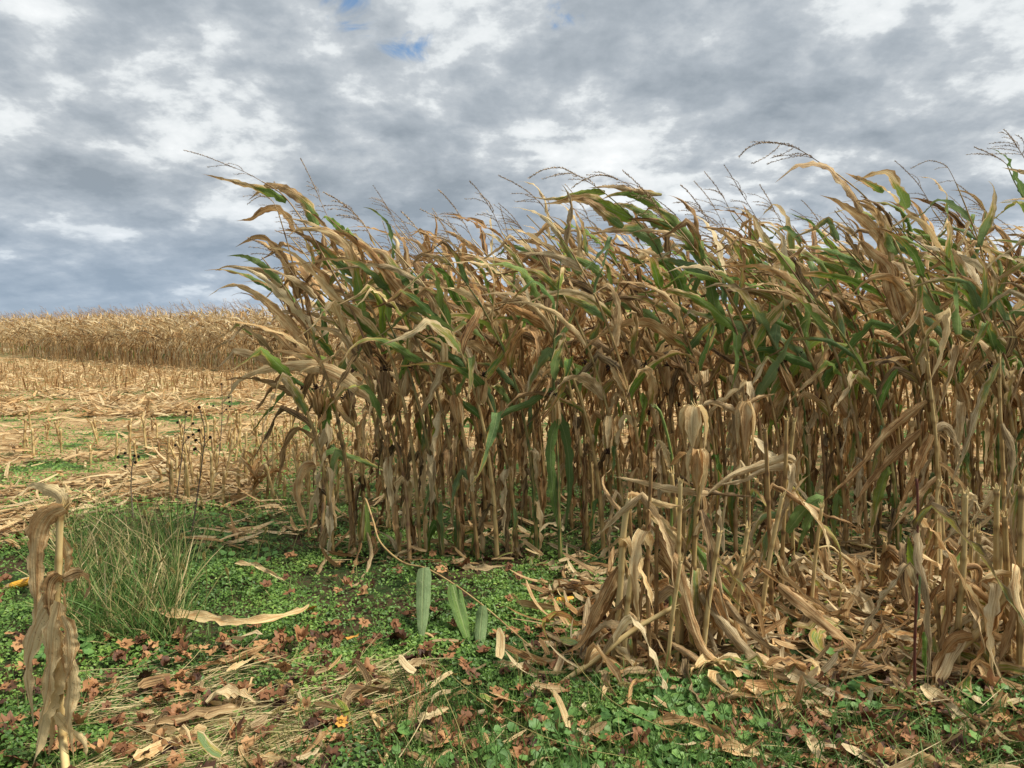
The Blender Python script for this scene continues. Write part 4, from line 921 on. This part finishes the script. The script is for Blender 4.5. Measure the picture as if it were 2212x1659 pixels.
r7, b7 = bstalk('brown stalk behind the clump with a hanging husked ear and a leaf stretched above it', [(1615, 1260), (1618, 1100), (1612, 960), (1600, 860)], 4.7, None, .011, (1, .4, 0), [([(1605, 880), (1640, 860), (1680, 850)], 4.7, .05, A_, .5, .4), ([(1608, 900), (1570, 880), (1530, 870), (1500, 900)], 4.7, .05, A_, .6, .6)])
husk_ear(W(1610, 868, 4.65) - b7, (0.02, 0, -1), .33, .042, r7, 'ear', (1, .75, .3), False, .5, 6)
bstalk('green leaning stem with a pale ear behind the left part of the clump', [(1448, 1330), (1450, 1150), (1452, 1000), (1430, 900), (1417, 880)], 4.1, None, .009, (.1, .8, 0), [([(1452, 1010), (1430, 960), (1410, 950)], 4.1, .05, (.5, 1), .9, .3)])
bstalk('pale fallen stalk propped against the clump and slanting down to the left', [(1200, 1484), (1290, 1422), (1364, 1364), (1455, 1311)], GD(1207, 1480), d2_, .0125, (1, .8, 0), [([(1364, 1364), (1330, 1350), (1300, 1352), (1270, 1380)], d2_, .05, A_, .75, .7), ([(1260, 1440), (1290, 1400), (1320, 1395)], d2_, .04, (.3, .8), .8, .6)])
bstalk('thin pinkish fallen stalk slanting down to the right behind the clump', [(1810, 1375), (1744, 1311), (1695, 1236), (1680, 1200)], GD(1810, 1375), d6_, .009, (1, .8, .12))
bstalk('pale leaning stalk rising to the right behind the clump', [(1560, 1275), (1600, 1230), (1650, 1160), (1700, 1100)], GD(1560, 1275), d6_ + .1, .009, (1, .85, .08), [([(1660, 1150), (1650, 1200), (1630, 1260)], d6_, .05, (.2, .7), .5, .9), ([(1690, 1110), (1650, 1120), (1625, 1160), (1640, 1220)], d6_, .05, (.2, .8), .5, .9)])
bstalk('yellow arched leaf stalk bending over right of the clump', [(1724, 1300), (1722, 1230), (1745, 1195), (1790, 1180), (1812, 1195)], GD(1724, 1300) + .3, None, .008, (.8, .9, 0), [([(1812, 1195), (1845, 1230), (1862, 1290), (1852, 1350), (1835, 1375)], 4.2, .055, A_, .7, .3), ([(1780, 1182), (1790, 1250), (1800, 1330)], 4.2, .04, (.6, .9), .5, .5)])
for k, (x0, y0, ln_, hh_) in enumerate([(1345, 1452, 20, 230), (1372, 1430, -12, 330), (1440, 1462, 30, 250), (1462, 1440, 8, 400), (1515, 1448, 40, 300), (1545, 1420, 60, 220), (1480, 1400, -30, 380), (1385, 1400, -40, 200), (1585, 1400, 30, 260), (1640, 1370, 50, 300), (1668, 1345, -15, 420), (1750, 1345, 25, 250)]):
    n_ = 'clump' if k < 9 else 'twin-leafed stalk'
    bstalk('snapped brown corn stalk in the tangle of the trampled ' + n_ if k < 9 else 'snapped brown corn stalk standing around the twin-leafed stalk', [(x0, y0), (x0 + ln_ * .4, y0 - hh_ * .5), (x0 + ln_, y0 - hh_)], GD(x0, y0), None, rng.uniform(.010, .014), (1, rng.uniform(.25, .9), 0), (), 'corn stalk', 'broken_corn_stalk', None, 2)
for k, (x0, y0, ln_, hh_) in enumerate([(2100, 1450, 15, 300), (2180, 1455, -10, 340), (2040, 1450, -25, 180), (2150, 1400, 20, 280), (2205, 1400, 5, 300), (2090, 1380, 10, 240), (1960, 1330, -10, 150), (1900, 1300, 12, 130)]):
    bstalk('snapped yellow-brown corn stalk in the right-hand foreground group' if k < 6 else 'short snapped corn stalk in the litter before the right-hand corn', [(x0, y0), (x0 + ln_ * .4, y0 - hh_ * .5), (x0 + ln_, y0 - hh_)], GD(x0, y0), None, rng.uniform(.010, .014), (1, rng.uniform(.25, .9), 0), (), 'corn stalk', 'broken_corn_stalk', None, 5)
for i, (px, lab, wd, tone, grey, lift) in enumerate((
    ([(1554, 1250), (1580, 1275), (1640, 1300), (1700, 1345), (1742, 1368)], 'broad brown fallen corn leaf slanting right from the middle of the clump', .085, .45, .2, 4.0),
    ([(1610, 1478), (1650, 1495), (1710, 1505), (1780, 1500), (1855, 1487)], 'wavy brown fallen corn leaf lying in front of the clump', .095, .5, .2, None),
    ([(327, 1315), (380, 1327), (450, 1335), (520, 1345), (590, 1335), (650, 1318), (668, 1305)], 'long pale fallen corn leaf lying on the green weeds at left', .06, .85, .15, None),
    ([(508, 1216), (545, 1220), (580, 1235), (615, 1255)], 'small curled fallen corn leaf above the long pale one', .04, .8, .4, None),
    ([(1992, 1480), (2050, 1530), (2110, 1590), (2175, 1655)], 'pale streaked fallen corn leaf slanting across the bottom right corner', .06, .95, .5, None),
    ([(2212, 1290), (2180, 1290), (2150, 1360), (2101, 1445), (2045, 1520)], 'brown folded corn leaf leaning down to the left at the right edge', .08, .5, .1, 3.3),
    ([(1690, 1445), (1740, 1470), (1790, 1495), (1850, 1510)], 'mottled grey fallen corn leaf behind the wavy brown one', .06, .75, .9, None),
    ([(870, 1440), (905, 1432), (950, 1440)], 'short grey-brown leaf scrap on the weeds below the hanging green leaves', .04, .5, .8, None),
    ([(1040, 1433), (1100, 1440), (1160, 1430), (1200, 1425)], 'pale fallen corn leaf running right from under the green leaves', .045, .85, .4, None),
    ([(1410, 1560), (1480, 1555), (1540, 1575), (1600, 1605)], 'dark twisted dry leaf arching among the round-leaved weeds', .04, .35, .3, None),
    ([(1560, 1615), (1640, 1630), (1720, 1665)], 'tan dry leaf at the bottom edge below the twisted one', .05, .8, .2, None),
    ([(1890, 1660), (1950, 1640), (2010, 1645), (2060, 1670)], 'pale husk leaf cut by the bottom edge at the right', .08, .95, .1, None),
    ([(1750, 1590), (1760, 1620), (1790, 1650)], 'bent pale husk strip standing in the leaves at lower right', .035, .9, .5, None),
    ([(290, 1640), (330, 1620), (400, 1590), (440, 1580)], 'pale curled dry leaf on the grass mat at bottom left', .05, .8, .2, None),
    ([(550, 1655), (590, 1640), (650, 1660)], 'cream husk scrap at the bottom edge left of centre', .05, .95, .1, None),
    ([(1000, 1225), (1040, 1228), (1090, 1222)], 'grey dry leaf lying under the front row of corn', .05, .5, .8, None),
    ([(1640, 1290), (1720, 1330), (1800, 1390), (1860, 1440)], 'narrow tan fallen leaf crossing the litter right of the clump', .04, .6, .3, None),
    ([(1960, 1470), (1900, 1500), (1850, 1530)], 'tan torn leaf lying before the maroon stem', .05, .7, .3, None),
    ([(905, 1560), (930, 1545), (970, 1530)], 'small cream leaf scrap upright on the weeds at bottom centre', .035, .95, .4, None),
    ([(490, 1450), (530, 1430), (560, 1415)], 'small pale leaf lying on the dry grass left of centre', .025, .95, .2, None))):
    g0 = GD(*px[0]); gr = lift is None; P = np.array([G(x, y, (.13 if i == 2 else .06) + .03 * math.sin(i * 2.1 + j)) for j, (x, y) in enumerate(px)]) if gr else HP(px, lift, GD(*px[-1]) if GD(*px[-1]) < lift else None)
    c_ = P.mean(0); c_[2] = 0; P, _ = spline(P - c_, 30); q = Soup(); ribbon(q, P, wd, rng.uniform(.35, .6) * (1 if gr else 2), .4, .35, .009, (1, tone, grey), cross=6, tipp=.9)
    o = q.obj('fallen_corn_leaf', M_BLADE); o.location = c_; tag(o, lab, 'fallen leaf')

# long leaves and stalks fanned out on the ground from the clump
for k in range(9):
    x0, y0 = rng.uniform(1440, 1700), rng.uniform(1180, 1330); x1 = x0 + rng.uniform(80, 300); y1 = rng.uniform(1380, 1500)
    if k % 4 == 3: x0, x1 = rng.uniform(1280, 1400), rng.uniform(1190, 1290)
    dn = GD(x1, y1); mx_, my_ = (x0 + x1) / 2 + rng.normal(0, 12), (y0 + y1) / 2 + rng.uniform(-5, 40)
    P = HP([(x0, y0), (mx_, my_), (x1, y1), (x1 + rng.uniform(20, 60), y1 + rng.uniform(-8, 15))], dn + rng.uniform(.05, .3), dn); c_ = P.mean(0); c_[2] = 0; q = Soup()
    if k % 5 == 4: stalk_tube(q, P[:3] - c_, .010, .008, (1, rng.uniform(.4, .9), 0), res=.03)
    else:
        PP, _ = spline(P - c_, 28); ribbon(q, PP, rng.uniform(.045, .085), rng.normal(0, .5), rng.normal(0, .8), .4, .010, (1, rng.uniform(.2, 1.), rng.uniform(0, .9)), hint=(0, 1, 0), cross=5)
    st_ = k % 5 == 4
    o = q.obj('fallen_corn_stalk' if st_ else 'fallen_corn_leaf', M_STALK if st_ else M_BLADE); o.location = c_
    if st_: tag(o, 'bare fallen corn stalk slanting to the ground out of the trampled clump', 'fallen stalk', 'bare fallen stalks of the trampled clump')
    else: tag(o, 'long dry corn leaf fanned out and down to the ground from the trampled clump', 'fallen leaf', 'long leaves fanned out from the trampled clump')
# right cluster
bstalk('tall pale stalk with a split top, left one of the right-hand foreground group', [(2065, 1461), (2071, 1329), (2080, 1237), (2085, 1065)], GD(2065, 1461), None, .0145, (1, .8, 0),
  [([(2070, 1250), (2050, 1230), (2045, 1330), (2020, 1420), (2000, 1460)], GD(2065, 1461), .06, A_, .5, .3), ([(2078, 1230), (2115, 1230), (2110, 1290), (2090, 1340)], GD(2065, 1461), .05, A_, .35, .3), ([(2085, 1090), (2110, 1080), (2085, 1120), (2040, 1170), (2010, 1185)], GD(2065, 1461), .045, A_, .65, .7), ([(2083, 1080), (2100, 1070), (2125, 1120)], GD(2065, 1461), .03, A_, .9, .4)])
bstalk('stalk with a torn cream leaf at its snapped top, right-hand foreground group', [(2128, 1440), (2150, 1300), (2152, 1198), (2153, 1056)], GD(2128, 1440), None, .014, (1, .7, 0), [([(2155, 1058), (2140, 1080), (2115, 1110), (2095, 1130)], GD(2128, 1440), .05, A_, 1., .2), ([(2152, 1130), (2180, 1170), (2190, 1260), (2175, 1330)], GD(2128, 1440), .06, A_, .4, .4)])
bstalk('thick yellow stalk leaning up to the right in the right-hand foreground group', [(2006, 1470), (2056, 1415), (2117, 1360), (2162, 1299), (2230, 1215)], GD(2010, 1467), GD(2010, 1467) - .05, .0175, (1, .75, 0), [([(2100, 1375), (2060, 1385), (2030, 1430), (2010, 1500)], GD(2010, 1467) - .05, .07, A_, .55, .2)])
bstalk('stalk standing at the right edge of the picture in the foreground group', [(2203, 1480), (2203, 1350), (2202, 1240), (2206, 1050)], GD(2203, 1480), None, .014, (.9, .5, 0), [([(2205, 1060), (2190, 1130), (2195, 1220)], GD(2203, 1480), .05, (.3, .8), .5, .5), ([(2203, 1250), (2170, 1240), (2135, 1245), (2110, 1262)], GD(2203, 1480), .04, A_, .9, .1), ([(2203, 1300), (2180, 1380), (2150, 1450)], GD(2203, 1480), .06, A_, .5, .5)])
bstalk('pair-topped yellow stalk behind the maroon stem', [(2023, 1262), (2023, 1082), (2032, 1040)], GD(2023, 1262), None, .012, (1, .8, 0), [([(2030, 1045), (2050, 1060), (2065, 1110)], GD(2023, 1262), .035, A_, .6, .2), ([(2023, 1150), (2005, 1200), (1985, 1250)], GD(2023, 1262), .05, A_, .5, .3)])
bstalk('thin dark maroon stem with one bright green leaf near the right', [(1976, 1513), (1976, 1390), (1981, 1237), (1982, 1080), (1979, 1030)], GD(1976, 1513), None, .0062, (1, .4, .85), [([(1984, 1245), (1975, 1220), (1966, 1190), (1962, 1157)], GD(1976, 1513), .06, (-.4, .2), 1., .1), ([(1983, 1215), (1988, 1270), (1982, 1340), (1975, 1400)], GD(1976, 1513), .03, (.1, .3), .4, .9), ([(1998, 1365), (2002, 1410), (1998, 1480)], GD(1976, 1513), .035, (-.3, .1), .4, .2)], 'corn stem', 'maroon_stem')
for px, dd, wd, dry, tone, grey, lab in (([(2003, 867), (1917, 940), (1851, 1019), (1765, 1095)], 4.9, .075, A_, .5, .25, 'long brown leaf'), ([(2016, 940), (1983, 1016), (1927, 1142)], 4.85, .075, A_, .5, .2, ''), ([(2023, 1030), (1980, 1080), (1925, 1145)], 4.7, .05, A_, .6, .4, ''), ([(2158, 785), (2119, 877), (2086, 973), (2053, 1046)], 4.8, .075, (.35, .7), .6, .9, ''), ([(1960, 950), (1900, 1020), (1830, 1110)], 4.95, .09, A_, .45, .4, ''), ([(2170, 920), (2190, 980), (2180, 1060), (2165, 1110)], 4.7, .07, (.8, 1), .5, .9, '')):
    pass
r_, b_ = bstalk('front-row plant right of the clump whose long brown leaves sweep down to the left', [(2032, 1240), (2028, 1100), (2022, 960), (2012, 860), (2003, 780)], 4.85, None, .013, (1, .7, 0), [
    ([(2003, 867), (1917, 940), (1851, 1019), (1765, 1095)], 4.85, .085, A_, .5, .25), ([(2016, 940), (1983, 1016), (1927, 1142)], 4.8, .08, A_, .5, .2), ([(2023, 1030), (1980, 1080), (1925, 1145)], 4.75, .05, A_, .6, .4), ([(1990, 930), (1900, 1020), (1830, 1110)], 4.9, .09, A_, .42, .4)], 'corn plant', 'corn_plant')
r_, b_ = bstalk('front-row plant near the right edge with a grey-green leaf curving down to its left', [(2172, 1240), (2168, 1050), (2160, 880), (2158, 770)], 4.8, None, .013, (.8, .6, 0), [([(2158, 785), (2119, 877), (2086, 973), (2053, 1046)], 4.75, .08, (.35, .7), .6, .9), ([(2165, 915), (2190, 980), (2180, 1060), (2165, 1110)], 4.7, .07, (.8, 1), .5, .9)], 'corn plant', 'corn_plant')

# heap of knocked-down leaves by the stubble
r_, b_ = hero('flattened_corn_plant', 'collapsed heap of dry corn leaves at the edge of the stubble left of the corn', 'corn plant', 550, 1085)
for k in range(16):
    a = rng.uniform(0, 6.28); P = auto_leaf_path(np.array([rng.normal(0, .04), rng.normal(0, .04), rng.uniform(.1, .22)]), np.array([0, 0, 1.]), np.array([math.cos(a), math.sin(a) * .6, 0]), rng.uniform(.25, .5), .0, rng.uniform(.3, .8), 12, None, .9)
    q = Soup(); ribbon(q, P, rng.uniform(.03, .06), 0, 1., .6, .01, (1, rng.uniform(.3, .9), rng.uniform(0, .6))); q.obj('leaf', M_BLADE, r_)
q = Soup(); stalk_tube(q, np.array([[0, 0, 0], [-.01, 0, .12], [.02, 0, .24]]), .012, .010, (1, .5, 0)); q.obj('stalk', M_STALK, r_)

# ------------------------------------------------------------------ weeds with dark seed heads
def seed_weed(px, py, tops, lab):
    root, b = hero('dry_weed', lab, 'dry weed', px, py); d0 = float(b[1]); q = Soup(); P, _ = spline(HP([(px, py)] + tops, d0) - b, 16); tube(q, P, np.linspace(.007, .003, 17), 5, (1, .4, 0)); q.obj('stem', M_STEM, root)
    pts = [P[-1]]
    for k in range(5):
        i = int(rng.integers(8, 15)); dd = nrm(np.array([rng.choice([-1, 1]) * .7, rng.normal(0, .3), .8])); e = P[i] + dd * rng.uniform(.06, .15); qq = Soup(); tube(qq, np.array([P[i], (P[i] + e) / 2 + [0, 0, .01], e]), .0025, 4, (1, .4, 0)); qq.obj('branch', M_STEM, root); pts.append(e)
    for e in pts:
        qq = Soup(); n = 90; D = rng.normal(0, 1, (n, 3)); D = nrm(D + np.array([0, 0, .3])); blades(qq, np.broadcast_to(e, (n, 3)).copy() , D, .015, .005, np.zeros((n, 3)), 3, rng.random(n)); qq.obj('seed_head', M_HEAD, root)
seed_weed(412, 1165, [(425, 1080), (436, 1000), (442, 930), (430, 880)], 'tall thin weed with dark seed heads in front of the stubble, left of the corn')
seed_weed(380, 1085, [(390, 1010), (396, 950), (402, 890)], 'shorter dark-headed weed just left of the tallest seed-head weed')
seed_weed(288, 1120, [(283, 1060), (285, 1010), (290, 985)], 'dark-headed weed at the left end of the standing stubs')
seed_weed(470, 1010, [(478, 930), (480, 870), (478, 830)], 'dark-headed weed among the stubs beside the corn')
seed_weed(500, 880, [(500, 830), (505, 790), (500, 765)], 'far dark-headed weed standing against the distant corn')

# ------------------------------------------------------------------ foxtails
def foxtail(px, py, tx, ty, L, lab, grp=None, dd=None, green=0.):
    root, b = hero('foxtail', lab, 'grass', px, py, grp); d0 = float(b[1]) if dd is None else dd; top = W(tx, ty, d0 - .03) - b
    mid = top * .55 + np.array([rng.normal(0, .02), 0, .03]); q = Soup(); P, _ = spline(np.array([[0, 0, 0], mid, top]), 10); tube(q, P, .0011, 4, (1, .6, 0), cap=False); q.obj('stem', M_FOX, root)
    T = nrm(P[-1] - P[-2]); qq = Soup(); n = 420; t = rng.random(n); c = P[-1] + T * (t * L)[:, None] + np.stack([np.zeros(n), np.zeros(n), -.25 * L * t ** 2], 1)
    D = nrm(rng.normal(0, 1, (n, 3)) * .8 + T * .7); r_ = .010 * np.sin(math.pi * np.clip(t * .9 + .07, 0, 1)) ** .5 + .002
    blades(qq, c, D, r_, .0013, np.zeros((n, 3)), 3, rng.normal(.5, .25, n)); cc = P[-1] + T * L * np.linspace(0, 1, 8)[:, None] + np.stack([np.zeros(8), np.zeros(8), -.25 * L * np.linspace(0, 1, 8) ** 2], 1)
    tube(qq, cc, .0035 * np.sin(math.pi * np.linspace(.1, .97, 8)) ** .5, 5, (1, .4, 0)); qq.obj('seed_head', M_FOX, root)
for a in ((893, 1300, 882, 1262, .075, 'upright foxtail head just left of the broad hanging green leaf'), (1190, 1320, 1178, 1262, .06, 'foxtail head pointing up beside the centre cob'), (1150, 1350, 1118, 1295, .07, 'slanting foxtail head left of the centre cob'),
          (1260, 1700, 1275, 1570, .07, 'large bristly foxtail head low at the bottom right of centre'), (760, 1460, 660, 1448, .07, 'foxtail head lying flat over the dry grass'), (1125, 1500, 1117, 1430, .06, 'foxtail head standing in the weeds below the pale leaf'),
          (1000, 1420, 925, 1410, .06, 'foxtail head drooping below the broad green leaf'), (700, 1640, 720, 1618, .06, 'foxtail head at the bottom edge left of centre'), (470, 1230, 478, 1150, .05, 'pale foxtail head rising above the green weeds at left'), (560, 1560, 480, 1555, .07, 'foxtail head on the flattened grass'), (330, 1300, 345, 1215, .05, 'foxtail head in the tangled grass at left')):
    foxtail(*a)
for k in range(22):
    px, py = rng.uniform(150, 560), rng.uniform(1200, 1400); foxtail(px, py, px + rng.normal(0, 20), py - rng.uniform(60, 150), .05, 'thin foxtail stem in the tangled grass clump behind the broken stalk', 'foxtails in the tangled grass clump')
for k in range(12):
    px, py = rng.uniform(560, 1300), rng.uniform(1450, 1660); foxtail(px, py, px + rng.normal(-20, 40), py - rng.uniform(20, 70), .05, 'small foxtail leaning over the weeds in the bottom foreground', 'foxtails over the bottom weeds')
# long arching green stems crossing the foreground
for pts, lab in (([(1180, 1330), (1250, 1440), (1330, 1520), (1430, 1570), (1480, 1585)], 'long tan grass stem crossing the weeds at bottom right of centre'), ([(925, 1410), (1010, 1490), (1110, 1560), (1230, 1610), (1380, 1640)], 'long thin green stem slanting from the green leaves to the bottom'), ([(1018, 1700), (1000, 1600), (960, 1500), (905, 1395)], 'dark thin grass stem bending up at bottom centre')):
    P = np.array([G(x, y, .05 + .12 * math.sin(math.pi * i / (len(pts) - 1))) for i, (x, y) in enumerate(pts)]); c_ = P[0].copy(); c_[2] = 0; P, _ = spline(P - c_, 20)
    q = Soup(); tube(q, P, .0017, 4, (1, .35, 0)); o = q.obj('grass_stem', M_FOX); o.location = c_; tag(o, lab, 'grass stem')
print('objects', len(bpy.data.objects), 'verts far', far.n)
